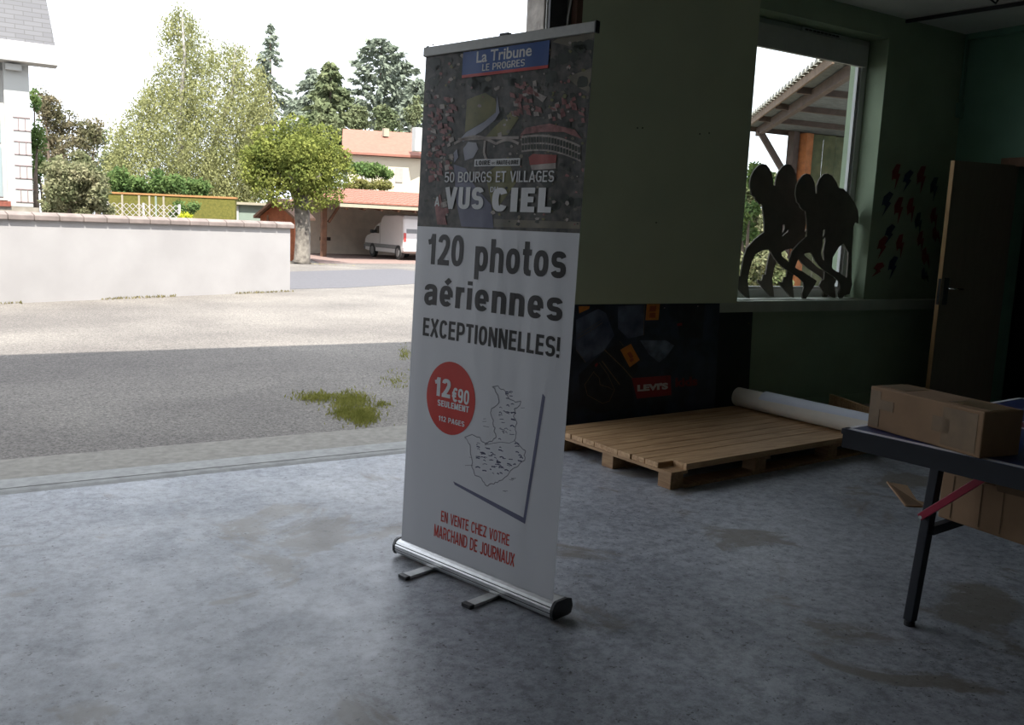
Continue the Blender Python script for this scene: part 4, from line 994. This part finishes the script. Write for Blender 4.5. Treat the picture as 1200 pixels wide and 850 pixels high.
# outline half-widths of the crown by image row: (row, left, right)
rows = [(0, 205, 220), (20, 192, 228), (38, 190, 240), (48, 190, 285), (70, 186, 306), (95, 172, 312), (120, 152, 314), (140, 138, 316), (165, 128, 316), (190, 126, 312), (215, 128, 306), (240, 130, 296)]
for i in range(2000):
    y = 5+235*rng.random()**.75; j = max(0, min(len(rows)-2, next((q for q in range(len(rows)-1) if rows[q+1][0] >= y), 0)))
    f_ = (y-rows[j][0])/(rows[j+1][0]-rows[j][0]); xl = rows[j][1]+f_*(rows[j+1][1]-rows[j][1]); xr = rows[j][2]+f_*(rows[j+1][2]-rows[j][2])
    if rng.random() > (.30 if y < 50 else .65 if y < 95 else 1): continue
    x = rng.uniform(xl, xr)+rng.normal()*3; hw = (xr-xl)/2/FPX*36; e_ = 1-((x-(xl+xr)/2)/((xr-xl)/2))**2
    dep = 36+rng.uniform(-1, 1)*hw*.8*math.sqrt(max(e_, .05))
    strands.append((np.array(far(x, y, dep)), rng.uniform(.5, 1.5)))
Ps = []
for p, l in strands:
    k = int(40*l/1.0)+10; t = rng.random(k)
    sw = rng.normal(size=3)*.25; sw[2] = 0
    Ps.append(p+np.outer(t, np.array([0, 0, -l])+sw)+rng.normal(size=(k, 3))*(.10+.06*t[:, None]))
P = np.concatenate(Ps); P = P[P[:, 2] > .3]
U, V = leaf_uv(rng, len(P), .06, .9, .42); quads('crown', 'leaf_birch', P, U, V, bi)

# generic bush / tree made of clumps given in image rows at a depth
def clump_tree(name, label, cat, D, blobs, base, n, size, material, group=None, bark='bark_dark', seed=1, stems=3, droop=.25, depth=.8, shell=.45):
    rng = np.random.default_rng(seed); b0 = far(base[0], base[1], D); b0 = Vector((b0.x, b0.y, -.03))
    B = []; tr_ = []
    for (x, y, rx, ry) in blobs:
        c = np.array(far(x, y, D+rng.uniform(-.3, .3))); s_ = D/FPX
        B += sub_blobs(rng, c, (rx*s_, rx*s_*depth, ry*s_), 9, .45)
        tr_.append(([b0, (b0+Vector(c))*.5+Vector((rng.normal()*.1, rng.normal()*.1, 0)), Vector(c)], [.10*D/30+.03, .05*D/30+.015, .012]))
    t = tree(name, tuple(b0), label, cat, group, bark, tr_[:max(stems, 1)], 'trunk' if cat == 'tree' else 'stem')
    P, U, V = blob_leaves(rng, B, n, size, droop, shell=shell); quads('foliage', material, P, U, V, t); return t
clump_tree('garden_shrub', 'broad flowering grey-green shrub behind the garden wall, left', 'shrub', 19.2, [(82, 208, 34, 26), (64, 228, 18, 20), (100, 226, 26, 24), (118, 218, 14, 20), (68, 198, 18, 18), (92, 190, 18, 14), (62, 244, 14, 10), (78, 244, 20, 12), (100, 246, 20, 12), (122, 246, 14, 12)], (80, 262), 19000, .042, 'leaf_bush', 'shrubs and small trees in the garden', seed=3)
clump_tree('bare_tree', 'sparse brownish tree between white house and birch', 'tree', 27, [(70, 142, 30, 26), (52, 122, 16, 18), (95, 152, 24, 22), (112, 160, 12, 22), (60, 172, 26, 20), (90, 178, 26, 18)], (82, 262), 8000, .045, 'leaf_brown', 'shrubs and small trees in the garden', seed=5, stems=5)
clump_tree('young_tree', 'fresh green small tree right against the white house', 'tree', 24, [(40, 120, 9, 22), (44, 160, 10, 26), (46, 200, 12, 22)], (44, 262), 1900, .05, 'leaf_green', 'shrubs and small trees in the garden', seed=6)
clump_tree('leafy_bush', 'fresh green leafy bush between flowering shrub and olive hedge screen', 'shrub', 29, [(160, 216, 28, 18), (195, 216, 26, 16), (140, 212, 16, 18), (235, 222, 22, 12)], (165, 262), 6500, .06, 'leaf_green', 'shrubs and small trees in the garden', seed=7)
clump_tree('small_shrub', 'small round shrub in front of the olive hedge screen', 'shrub', 23, [(212, 244, 12, 9), (226, 243, 9, 9), (205, 252, 9, 6)], (214, 262), 1500, .035, 'leaf_green', 'shrubs and small trees in the garden', seed=8)
clump_tree('yellow_shrub', 'low yellow-green plant peeping over the wall below the small round shrub', 'shrub', 21.5, [(214, 256, 13, 5)], (214, 264), 420, .035, 'leaf_yellow', 'shrubs and small trees in the garden', seed=9)
clump_tree('dark_shrub', 'dark green foliage mass right of the birch, behind the lime tree', 'tree', 40, [(290, 190, 20, 34), (300, 215, 22, 22), (270, 225, 18, 14)], (285, 268), 3200, .085, 'leaf_green', 'shrubs and small trees in the garden', seed=10)
clump_tree('hedge_bush', 'rounded green bush in front of the cream house, above the carport roof', 'shrub', 44, [(436, 200, 24, 12), (422, 198, 12, 10), (452, 203, 12, 9)], (437, 268), 2600, .085, 'leaf_green', seed=12)
clump_tree('trimmed_hedge', 'flat yellowish hedge just above the carport tiles', 'hedge', 42.5, [(424, 217, 16, 6), (448, 217, 18, 6), (410, 220, 12, 7)], (437, 268), 2200, .07, 'leaf_hedge', seed=13)
clump_tree('back_tree', 'loose olive foliage below the cedar, behind the terracotta roof', 'tree', 61, [(420, 140, 20, 16), (455, 138, 22, 18), (488, 130, 16, 20), (392, 150, 22, 18), (360, 155, 24, 20)], (450, 262), 7500, .13, 'leaf_fir', 'conifers on the skyline', seed=14, depth=.25)
clump_tree('background_tree', 'dim green tree far behind, between the brownish tree and the birch', 'tree', 46, [(110, 200, 30, 28), (70, 190, 24, 34), (138, 195, 18, 24), (118, 160, 14, 18)], (105, 262), 5200, .085, 'leaf_fir', 'shrubs and small trees in the garden', seed=15)

def conifer(name, label, x, ytop, ybot, hw, D, material, n=34, size=.16, seed=1, lean=0, gap=0.0, power=1.0, up=0.0):
    rng = np.random.default_rng(seed); s_ = D/FPX; top_ = far(x, ytop, D); bot = Vector((top_.x, top_.y, -.03)); zb = far(x, ybot, D).z
    t = tree(name, tuple(bot), label, 'tree', 'conifers on the skyline', 'bark_dark', [([bot, bot+(top_-bot)*.6, top_], [.32, .2, .03])])
    Ps, Vs = [], []; b = MB()
    for i in range(n):
        f = (i+rng.random())/n; z = top_.z+(zb-top_.z)*f
        for a in rng.uniform(0, 2*PI, 3 if gap else 5):
            L_ = hw*s_*(f**power*.92+.08)*rng.uniform(.6, 1.12); k = max(5, int(L_*16)); tt_ = np.sqrt(rng.random(k))
            d = np.array([math.cos(a), math.sin(a), 0]); droop = (-.25 if not up else up)*L_
            p = np.array([top_.x, top_.y, z])+np.outer(tt_*L_, d); p[:, 2] += droop*tt_**1.5; p += rng.normal(size=(k, 3))*size*(.45-.25*tt_[:, None]); Ps.append(p)
            Vs.append(np.tile(d+np.array([0, 0, -.5]), (k, 1))+rng.normal(size=(k, 3))*.6)
    P = np.concatenate(Ps); V = np.concatenate(Vs); V /= np.linalg.norm(V, axis=1, keepdims=True); U = np.cross(V, rvec(rng, len(P))); U /= np.linalg.norm(U, axis=1, keepdims=True)+1e-9
    s2_ = size*rng.uniform(.6, 1.3, (len(P), 1)); quads('branches', material, P, U*s2_*.4, V*s2_, t)
conifer('spruce_tree', 'tall thin sparse spruce rising beside the birch', 317, 28, 165, 40, 95, 'leaf_bluefir', 62, .27, 21, gap=1, power=.8)
conifer('fir_tree', 'blue-grey fir, left of the fir pair on the skyline', 366, 82, 200, 56, 80, 'leaf_bluefir', 46, .32, 22, power=.75)
conifer('fir_tree', 'olive-green fir, right of the fir pair on the skyline', 388, 74, 190, 52, 69, 'leaf_fir', 46, .30, 23, power=.7)
conifer('cedar_tree', 'spreading blue-green cedar just left of the banner top', 447, 48, 150, 60, 90, 'leaf_bluefir', 42, .36, 24, gap=1, power=.5, up=.22)
conifer('tall_conifer', 'blue-green conifer partly hidden behind the banner edge', 490, 92, 170, 40, 71, 'leaf_bluefir', 34, .26, 25, power=.6)

# grass growing in the asphalt
rng = np.random.default_rng(8); Pg = []
for (x, y, sx, sy, k) in ((372, 467, 20, 4, 700), (412, 470, 18, 7, 1300), (425, 488, 16, 8, 1500), (402, 484, 12, 6, 600), (448, 475, 8, 3, 120), (474, 415, 6, 6, 160), (465, 446, 14, 10, 130)):
    for _ in range(k):
        p = onz(x+rng.normal()*sx*.6, y+rng.normal()*sy*.7, -.03); Pg.append((p.x, p.y, -.03+rng.uniform(.004, .02)))
P = np.array([p for p in Pg if p[1] > 5.72]); V = rng.normal(size=P.shape)*.5; V[:, 2] = 1; V /= np.linalg.norm(V, axis=1, keepdims=True); U = np.cross(V, rvec(rng, len(P)))
s_ = rng.uniform(.012, .026, (len(P), 1)); tag(quads('grass_tuft', 'grass_moss', P, U*s_*.25, V*s_, None, (2.6, 6.4, -.03)), 'patch of mossy grass growing through the asphalt left of the banner', 'grass', kind='stuff')

# ------------------------------------------------------------------ GARDEN SCREENS, SHED, BOOTH
hA, hB = Vector((3.75, 28.6, 0)), Vector((6.95, 26.75, 0)); hd = (hB-hA)
t = thing('hedge_screen', tuple((hA+hB)/2), 'long flat olive screen with orange top rail beyond the garden wall', 'fence')
MB().obox(hA, hd, Vector((.08, .14, 0)), (0, 0, 1.92)).build('screen_panel', 'hedge_screen', t)
MB().obox(hA+Vector((-.02, -.02, 1.92)), hd*1.01, Vector((.1, .17, 0)), (0, 0, .05)).build('top_rail', 'orange_rail', t)
for f_ in (.12, .25, .33, .38, .44): MB().obox(hA+hd*f_+Vector((-.02, -.035, 0)), hd.normalized()*.05, Vector((.015, .03, 0)), (0, 0, 1.90)).build('post', 'cream_paint' if f_ != .38 else 'cabinet_green', t)
tA, tB_ = Vector((3.2, 24.25, 0)), Vector((4.72, 23.4, 0)); td = (tB_-tA); tl_ = td.length; tdn = td.normalized()
t = thing('trellis', tuple((tA+tB_)/2), 'pale grey diamond lattice trellis above the wall, in front of the olive screen', 'trellis')
b = MB(); hgt = 1.62; stpx = .15
k = -hgt
while k < tl_:
    a0 = max(k, 0); z0_ = a0-k; a1 = min(k+hgt, tl_); z1_ = a1-k
    if a1 > a0:
        b.bar(tA+tdn*a0+Vector((0, 0, z0_)), tA+tdn*a1+Vector((0, 0, z1_)), .008, .042, (0, 1, 0)); b.bar(tA+tdn*a0+Vector((-.01, -.015, hgt-z0_)), tA+tdn*a1+Vector((-.01, -.015, hgt-z1_)), .008, .042, (0, 1, 0))
    k += stpx
b.build('lattice', 'trellis_grey', t)
for f_ in (0, .5, 1): MB().bar(tA+td*f_, tA+td*f_+Vector((0, 0, hgt+.03)), .05, .05).build('post', 'trellis_grey', t)
# booth with mono-pitch roof
c0, c1_ = Vector((8.74, 33.2, 0)), Vector((9.52, 32.7, 0)); cdv = c1_-c0; cn = Vector((.45, .75, 0))*1.4
t = thing('garden_booth', tuple((c0+c1_)/2), 'small pale green booth with flat cream roof between olive screen and red shed', 'shed')
MB().obox(c0, cdv, cn, (0, 0, 1.85)).build('booth_body', 'cabinet_green', t)
MB().obox(c0-cdv*.25+Vector((-.05, -.2, 1.85)), cdv*1.6, cn*1.1, (0, 0, .09)).build('booth_roof', 'cream_paint', t)
MB().obox(c0-cdv*.06+Vector((-.02, -.03, 0)), cdv*.08, Vector((.02, .03, 0)), (0, 0, 1.8)).build('corner_post', 'house_white', t); MB().obox(c0+cdv*.92+Vector((-.02, -.03, 0)), cdv*.3, Vector((.02, .03, 0)), (0, 0, 1.7)).build('corner_post', 'house_white', t)
MB().obox(c0-cdv*.3+Vector((-.02, -.03, 0)), cdv*.2, Vector((.02, .03, 0)), (0, 0, 1.62)).build('side_post', 'red_brick', t)
# red shed
s0, s1 = far(305, 262, 31.2), far(345, 262, 30.9); s0.z = s1.z = -.03; sdv = s1-s0; sn = Vector((-sdv.y, sdv.x, 0)).normalized()
t = thing('garden_shed', tuple((s0+s1)/2), 'reddish-brown wooden garden shed with gabled roof, partly behind the lime tree', 'shed')
b = MB(); pk = s0+sdv*.5; pts = [s0, s1, s1+Vector((0, 0, 1.5)), pk+Vector((0, 0, 2.0)), s0+Vector((0, 0, 1.5))]; b.prism(pts, sn*1.2).build('shed_body', 'red_shed_wood', t)
rf_ = MB()
for sg in (0, 1):
    e0 = (s0-sdv*.1 if sg == 0 else s1+sdv*.1)+Vector((0, 0, 1.42)); e1 = pk+Vector((0, 0, 2.05)); rf_.obox(e0-sn*.25, e1-e0, sn*1.6, (0, 0, .09))
rf_.build('shed_roof', 'shed_trim', t)
dd0 = s0+sdv*.30-sn*.02
MB().obox(dd0, sdv*.42, sn*.015, (0, 0, 1.45)).build('shed_door', 'red_shed_wood', t, bevel=.004); MB().obox(s0+sdv*.2-sn*.03, sdv*.05, sn*.02, (0, 0, 1.55)).build('door_post', 'shed_trim', t)

# ------------------------------------------------------------------ CARPORT AND VAN
cp = thing('carport', (14.5, 35, -.03), 'open timber carport with red tile roof sheltering the white van', 'carport')
CX0, CX1, CY0, CY1 = 12.3, 19.5, 31.9, 38.2
MB().box((CX0, CY1-.2, -.03), (CX1, CY1, 2.62)).build('rear_wall', 'carport_wall', cp)
MB().box((CX1-.2, CY0+.5, -.03), (CX1, CY1-.2, 2.3)).build('side_wall', 'carport_wall', cp)
b = MB().use('terracotta_roof'); sl = (2.78-2.06)/(CY1+.3-CY0); nx = 40
zr = lambda y: 2.06+(y-CY0)*sl
# rows of half-round tiles
x = CX0-.2
while x < CX1+.3:
    for j in range(9):
        ya = CY0-.02+j*.74; yb = ya+.80; za, zb_ = zr(ya)+.035, zr(yb)+.012
        vs = []
        for (yy, zz) in ((ya, za), (yb, zb_)):
            for q in range(5): an = PI*q/4; vs.append((x+.11-.11*math.cos(an), yy, zz+.075*math.sin(an)))
        b.add(vs, [(q, q+1, q+6, q+5) for q in range(4)]+[(4, 3, 2, 1, 0)])
    x += .235
b.build('tile_roof', None, cp, smooth=False)
MB().obox((CX0-.2, CY0, 2.0), (CX1-CX0+.5, 0, 0), (0, CY1-CY0+.3, .72), (0, 0, .035)).build('roof_deck', 'carport_dark', cp)
MB().box((CX0-.22, CY0-.08, 1.94), (CX1+.3, CY0-.02, 2.06)).build('fascia', 'cream_paint', cp)
for i in range(11):
    x = CX0+.1+i*.7; MB().bar((x, CY0+.05, 1.92), (x, CY1-.2, 1.92+.70), .09, .15).build('rafter', 'carport_wood', cp)
MB().bar((CX0, 33.0, 1.98), (CX1, 33.0, 1.98), .14, .12).build('beam', 'carport_wood', cp)
pp = far(376.5, 298, 36); 
MB().bar((12.55, 34.85, -.03), (12.55, 34.85, 2.28), .20, .20).build('post', 'carport_wood', cp); MB().bar((19.0, 33.0, -.03), (19.0, 33.0, 1.95), .20, .20).build('post', 'carport_wood', cp)
MB().bar((12.75, 34.85, 1.35), (13.3, 34.85, 2.2), .10, .10).build('brace', 'carport_wood', cp)
MB().box((13.5, CY1-.23, .55), (14.0, CY1-.2, .70)).build('wall_slot', 'carport_dark', cp)

vx, vy = 15.02, 32.62
van = thing('van', (vx+.78, vy+1.9, -.03), 'small white delivery van parked nose-in under the carport', 'van')
prof = [(0, .32), (-.03, .62), (.0, 1.0), (.06, 1.60), (.14, 1.74), (.4, 1.78), (1.95, 1.76), (2.12, 1.68), (2.28, 1.46), (2.55, 1.42), (2.75, 1.34), (3.18, .98), (3.75, .86), (3.92, .74), (3.96, .5), (3.93, .28), (3.6, .24), (.3, .24)]
b = MB(); secs = ((0, .0, .14), (.06, 0, 0), (1.5, 0, 0), (1.56, 0, .14))
nP = len(prof); vs = []
for dx, _, tum in secs:
    for (y, z) in prof: vs.append((vx+dx+(tum*0), vy+y if dx not in (0, 1.56) else vy+.03+y*.985, z if dx not in (0, 1.56) else z-(.05 if z > 1.3 else .0)))
fs = []
for k in range(3):
    for i in range(nP): fs.append((k*nP+i, k*nP+(i+1) % nP, (k+1)*nP+(i+1) % nP, (k+1)*nP+i))
fs.append(tuple(range(nP-1, -1, -1))); fs.append(tuple(3*nP+i for i in range(nP)))
b.add(vs, fs).build('van_body', 'van_white', van, bevel=.012)
for y in (.45, 3.05):
    for x0 in (vx-.03, vx+1.43):
        w = MB().use('black_rubber').tube([(x0, vy+y, .27), (x0+.16, vy+y, .27)], .295, 24).build('wheel', None, van, bevel=.02)
        MB().use('van_trim').tube([(x0-.012, vy+y, .27), (x0+.172, vy+y, .27)], .17, 18).build('hub_cap', None, w, bevel=.01)
for x0 in (vx-.012, vx+1.557):
    sw = MB().prism([(x0, vy+2.40, 1.30), (x0, vy+2.66, 1.28), (x0, vy+3.02, 1.0), (x0, vy+2.40, .98)], (.015, 0, 0)).build('side_window', 'van_glass', van)
    MB().box((x0-.01, vy+.42, .40), (x0+.025, vy+3.85, .56)).build('side_moulding', 'van_trim', van)
    MB().obox((x0+.004, vy+2.30, .40), (.008, 0, 0), (0, .012, 0), (0, 0, 1.0)).build('door_seam', 'van_trim', van)
MB().box((vx-.14, vy+2.9, .98), (vx-.0, vy+3.05, 1.12)).build('mirror', 'black_plastic', van, bevel=.02)
for (a, c) in ((.13, .70), (.84, 1.43)):
    MB().obox((vx+a, vy+.018, 1.05), (c-a, 0, 0), (0, .065, .46), (0, -.02, 0)).build('rear_window', 'van_rear_glass', van)
MB().obox((vx+.77, vy-.012, .6), (.012, 0, 0), (0, .07, 1.0), (0, -.02, 0)).build('rear_door_seam', 'van_trim', van)
for x0 in (vx+.005, vx+1.45):
    MB().obox((x0, vy-.03, .72), (.105, 0, 0), (0, .028, .34), (0, -.012, 0)).build('tail_light', 'tail_red', van)
MB().box((vx-.02, vy-.10, .34), (vx+1.58, vy+.05, .50)).build('rear_bumper', 'van_white', van, bevel=.03)
MB().box((vx-.02, vy+3.86, .28), (vx+1.58, vy+4.02, .5)).build('front_bumper', 'van_trim', van, bevel=.03)
MB().prism([(vx+.1, vy+2.78, 1.35), (vx+1.46, vy+2.78, 1.35), (vx+1.50, vy+3.16, 1.02), (vx+.06, vy+3.16, 1.02)], (0, .012, .012)).build('windscreen', 'van_glass', van)

# ------------------------------------------------------------------ FAR HOUSE WITH TERRACOTTA ROOF
fh = thing('cream_house', (22, 50, -.03), 'cream house with low terracotta roof beyond the carport', 'house')
e0 = far(400.5, 180, 50); e1 = e0+Vector((.93, -.366, 0))*9.5; ed = (e1-e0); en = Vector((-ed.y, ed.x, 0)).normalized(); en = en if en.y > 0 else -en; edn = ed.normalized()
b = MB(); r0_ = e0+en*4.0+Vector((0, 0, 1.55)); 
MB().obox(Vector((e0.x, e0.y, -.03))+edn*.35+en*.4, ed-edn*.5, en*5.2, (0, 0, e0.z-.02+.03)).build('house_wall', 'cream_wall', fh)
MB().hexa([e0, e1, e1+en*4+Vector((0, 0, 1.62)), e0+en*4+Vector((0, 0, 1.62)), e0+Vector((0, 0, .12)), e1+Vector((0, 0, .12)), e1+en*4+Vector((0, 0, 1.74)), e0+en*4+Vector((0, 0, 1.74))]).build('roof', 'terracotta_roof', fh)
MB().hexa([e0+en*6.2, e1+en*6.2, e1+en*4+Vector((0, 0, 1.62)), e0+en*4+Vector((0, 0, 1.62)), e0+en*6.2+Vector((0, 0, .12)), e1+en*6.2+Vector((0, 0, .12)), e1+en*4+Vector((0, 0, 1.74)), e0+en*4+Vector((0, 0, 1.74))]).build('roof', 'terracotta_roof', fh)
g_ = e0+edn*.35; MB().prism([g_+en*.4, g_+en*5.6, g_+en*4+Vector((0, 0, 1.6))], edn*(.3)).build('gable', 'cream_wall', fh)
ch = far(490, 165, 50.2); MB().box((ch.x-.28, ch.y-.25, ch.z-.6), (ch.x+.28, ch.y+.25, ch.z+.7)).build('chimney', 'house_white', fh, bevel=.03)
ch2 = far(452, 152, 53); MB().box((ch2.x-.16, ch2.y-.15, ch2.z-.4), (ch2.x+.16, ch2.y+.15, ch2.z+.06)).build('roof_vent', 'cream_paint', fh)
for px in (424, 465):
    wp = far(px, 197, 49.4); o = Vector((e0.x, e0.y, 0))+edn*((wp-e0).dot(edn))+en*.38
    MB().obox(Vector((o.x, o.y, 3.75)), edn*.42, -en*.03, (0, 0, .8)).build('window', 'pale_shutter', fh)

# ------------------------------------------------------------------ WHITE HOUSE AT THE LEFT
wh = thing('white_house', (0.2, 23, -.03), 'white house corner with slate roof and brick-edged pillar at far left', 'house')
hx1 = 1.46
MB().box((.98, 22.2, 1.42), (hx1, 26, 4.45)).build('corner_pillar', 'house_white', wh, bevel=.02)
b = MB().use('quoin_line')
for k in range(4):
    z0_ = 1.52+k*.50
    for zz in (z0_, z0_+.27): b.box((1.13, 22.185, zz), (hx1+.005, 22.2, zz+.018))
    for xx in (1.22, 1.35): b.box((xx, 22.185, z0_), (xx+.014, 22.2, z0_+.27))
b.build('brick_outline', None, wh)
MB().box((-4, 22.5, 1.42), (.98, 26, 4.45)).build('house_wall', 'house_white', wh)
wf = MB().box((.2, 22.38, 1.55), (.98, 22.5, 4.25)).build('window_frame', 'fascia_white', wh)
MB().box((-.6, 22.36, 2.75), (.90, 22.385, 4.2)).build('pane', 'pale_blue_glass', wf); MB().box((-.6, 22.36, 1.62), (.90, 22.385, 2.67)).build('pane', 'pale_blue_glass', wf)
MB().box((-4, 22.0, -.03), (1.55, 26, 1.42)).build('stone_base', 'stone_base', wh)
MB().box((-4, 21.95, 1.42), (1.02, 22.35, 1.53)).build('brick_sill', 'red_brick', wh)
MB().box((-5, 21.80, 4.40), (1.99, 22.35, 4.80)).build('eave_board', 'fascia_white', wh, bevel=.01)
b = MB().use('slate_roof').hexa([(-5, 21.85, 4.80), (1.95, 21.85, 4.80), (1.95, 22.3, 4.80), (-5, 22.3, 4.80), (-5, 23.1, 7.6), (1.66, 23.1, 7.6), (1.66, 23.6, 7.6), (-5, 23.6, 7.6)]); b.hexa([(-5, 22.3, 4.45), (1.42, 22.3, 4.45), (1.42, 26.2, 4.45), (-5, 26.2, 4.45), (-5, 23.4, 7.6), (1.42, 23.4, 7.6), (1.42, 25.4, 7.6), (-5, 25.4, 7.6)]); b.build('slate_roof', None, wh)
MB().box((1.02, 22.02, 4.24), (1.32, 22.18, 4.36)).build('eave_bracket', 'house_white', wh)

# ------------------------------------------------------------------ NEIGHBOUR'S SHELTER SEEN THROUGH THE WINDOW
E1, E2 = Vector((9.72, 8.04, 3.8)), Vector((14.54, 14.33, 3.8)); eu = (E2-E1).normalized(); ev = Vector((eu.y, -eu.x, 0)); rise = -.08
sp = thing('timber_shelter', tuple(E2+ev), 'weathered timber shelter roof on posts outside the window', 'shelter')
def SR(a, c, dz=0): p = E2-eu*a+ev*c; return Vector((p.x, p.y, 3.8+c*rise+dz))
LN = 7.7
MB().hexa([SR(0, 0), SR(LN, 0), SR(LN, 2.9), SR(0, 4.4), SR(0, 0, .05), SR(LN, 0, .05), SR(LN, 2.9, .05), SR(0, 4.4, .05)]).build('roof_boards', 'shelter_underside', sp)
b = MB().use('tile_grey')
for k in range(28):
    a = LN-.1-k*.27; vs = []
    for c in (-.06, 2.9):
        for q in range(5): an = PI*q/4; vs.append(SR(a-.12+.12*-math.cos(an), c, .05+.075*math.sin(an)))
    b.add(vs, [(q, q+1, q+6, q+5) for q in range(4)]+[(4, 3, 2, 1, 0)])
b.build('roof_tiles', None, sp)
fe = MB().bar(SR(0, 0, -.02), SR(LN, 0, -.02), .03, .13).build('eave_board', 'eave_timber', sp)
MB().bar(SR(0, .30, -.10), SR(LN, .30, -.10), .10, .16).build('eave_beam', 'shelter_wood', sp)
for a in (.05, 1.75, 3.5, 5.3): MB().bar(SR(a, .03, -.05), SR(a, 2.8, -.05), .07, .10).build('rafter', 'shelter_wood', sp)
po = SR(.32, 1.0)
MB().bar(Vector((po.x, po.y, -.03)), Vector((po.x, po.y, po.z-.05)), .17, .17).build('post', 'shelter_wood', sp)
b_ = Vector((po.x, po.y, 2.62)); bt = SR(.42, .26, -.1); MB().bar(b_, bt, .10, .12).build('brace', 'shelter_wood', sp)
oq = SR(.3, 1.27); MB().bar(Vector((oq.x, oq.y, -.03)), Vector((oq.x, oq.y, oq.z-.05)), .2, .2).build('orange_post', 'shelter_orange', sp)
w0 = SR(.28, 1.38); w1 = SR(.28, 4.4); b = MB().use('shelter_boards'); wdv = Vector((w1.x-w0.x, w1.y-w0.y, 0))
nbd = 12
for k in range(nbd):
    o = Vector((w0.x, w0.y, -.03))+wdv*(k/nbd); b.obox(o-eu*(.015*(k % 2)), wdv*(.97/nbd), eu*.04, (0, 0, w0.z-.02-k*.02))
b.build('board_wall', None, sp)
o = Vector((w0.x, w0.y, 0))+wdv*.17-eu*.06; MB().obox(o+Vector((0, 0, -.03)), wdv*.04, eu*.05, (0, 0, 2.6)).build('door_post', 'shelter_boards', sp)
MB().obox(o+wdv*.06+Vector((0, 0, .4)), wdv*.16, eu*.05, (0, 0, 1.95)).build('pale_panel', 'shutter_grey', sp)
struct(MB().prism([(8.0, 7.2, -.03), (15.5, 12.5, -.03), (16, 19, -.03), (6.5, 9.5, -.03)], (0, 0, .02)).build('sand_strip', 'sand_ground'))
clump_tree('round_tree', 'bushy round tree seen through the window left of the runners', 'tree', 16.5, [(868, 268, 16, 18), (878, 248, 12, 12), (864, 235, 12, 16), (890, 212, 14, 16), (880, 300, 12, 12)], (872, 345), 6500, .055, 'leaf_green', 'plants outside the window', seed=31)
clump_tree('low_shrub', 'low shrub seen between the runners\' legs through the window', 'shrub', 13.5, [(905, 312, 16, 20), (885, 318, 14, 20), (868, 318, 12, 22), (918, 330, 12, 12), (895, 295, 12, 14)], (895, 348), 7000, .042, 'leaf_bush', 'plants outside the window', seed=32)
clump_tree('pale_tree', 'pale green tree outside the window, farther off than the bushy round tree', 'tree', 24, [(866, 236, 14, 30), (882, 226, 16, 22), (868, 292, 16, 26), (900, 215, 12, 14), (886, 262, 14, 26)], (880, 345), 6500, .085, 'leaf_bush', 'plants outside the window', seed=33)
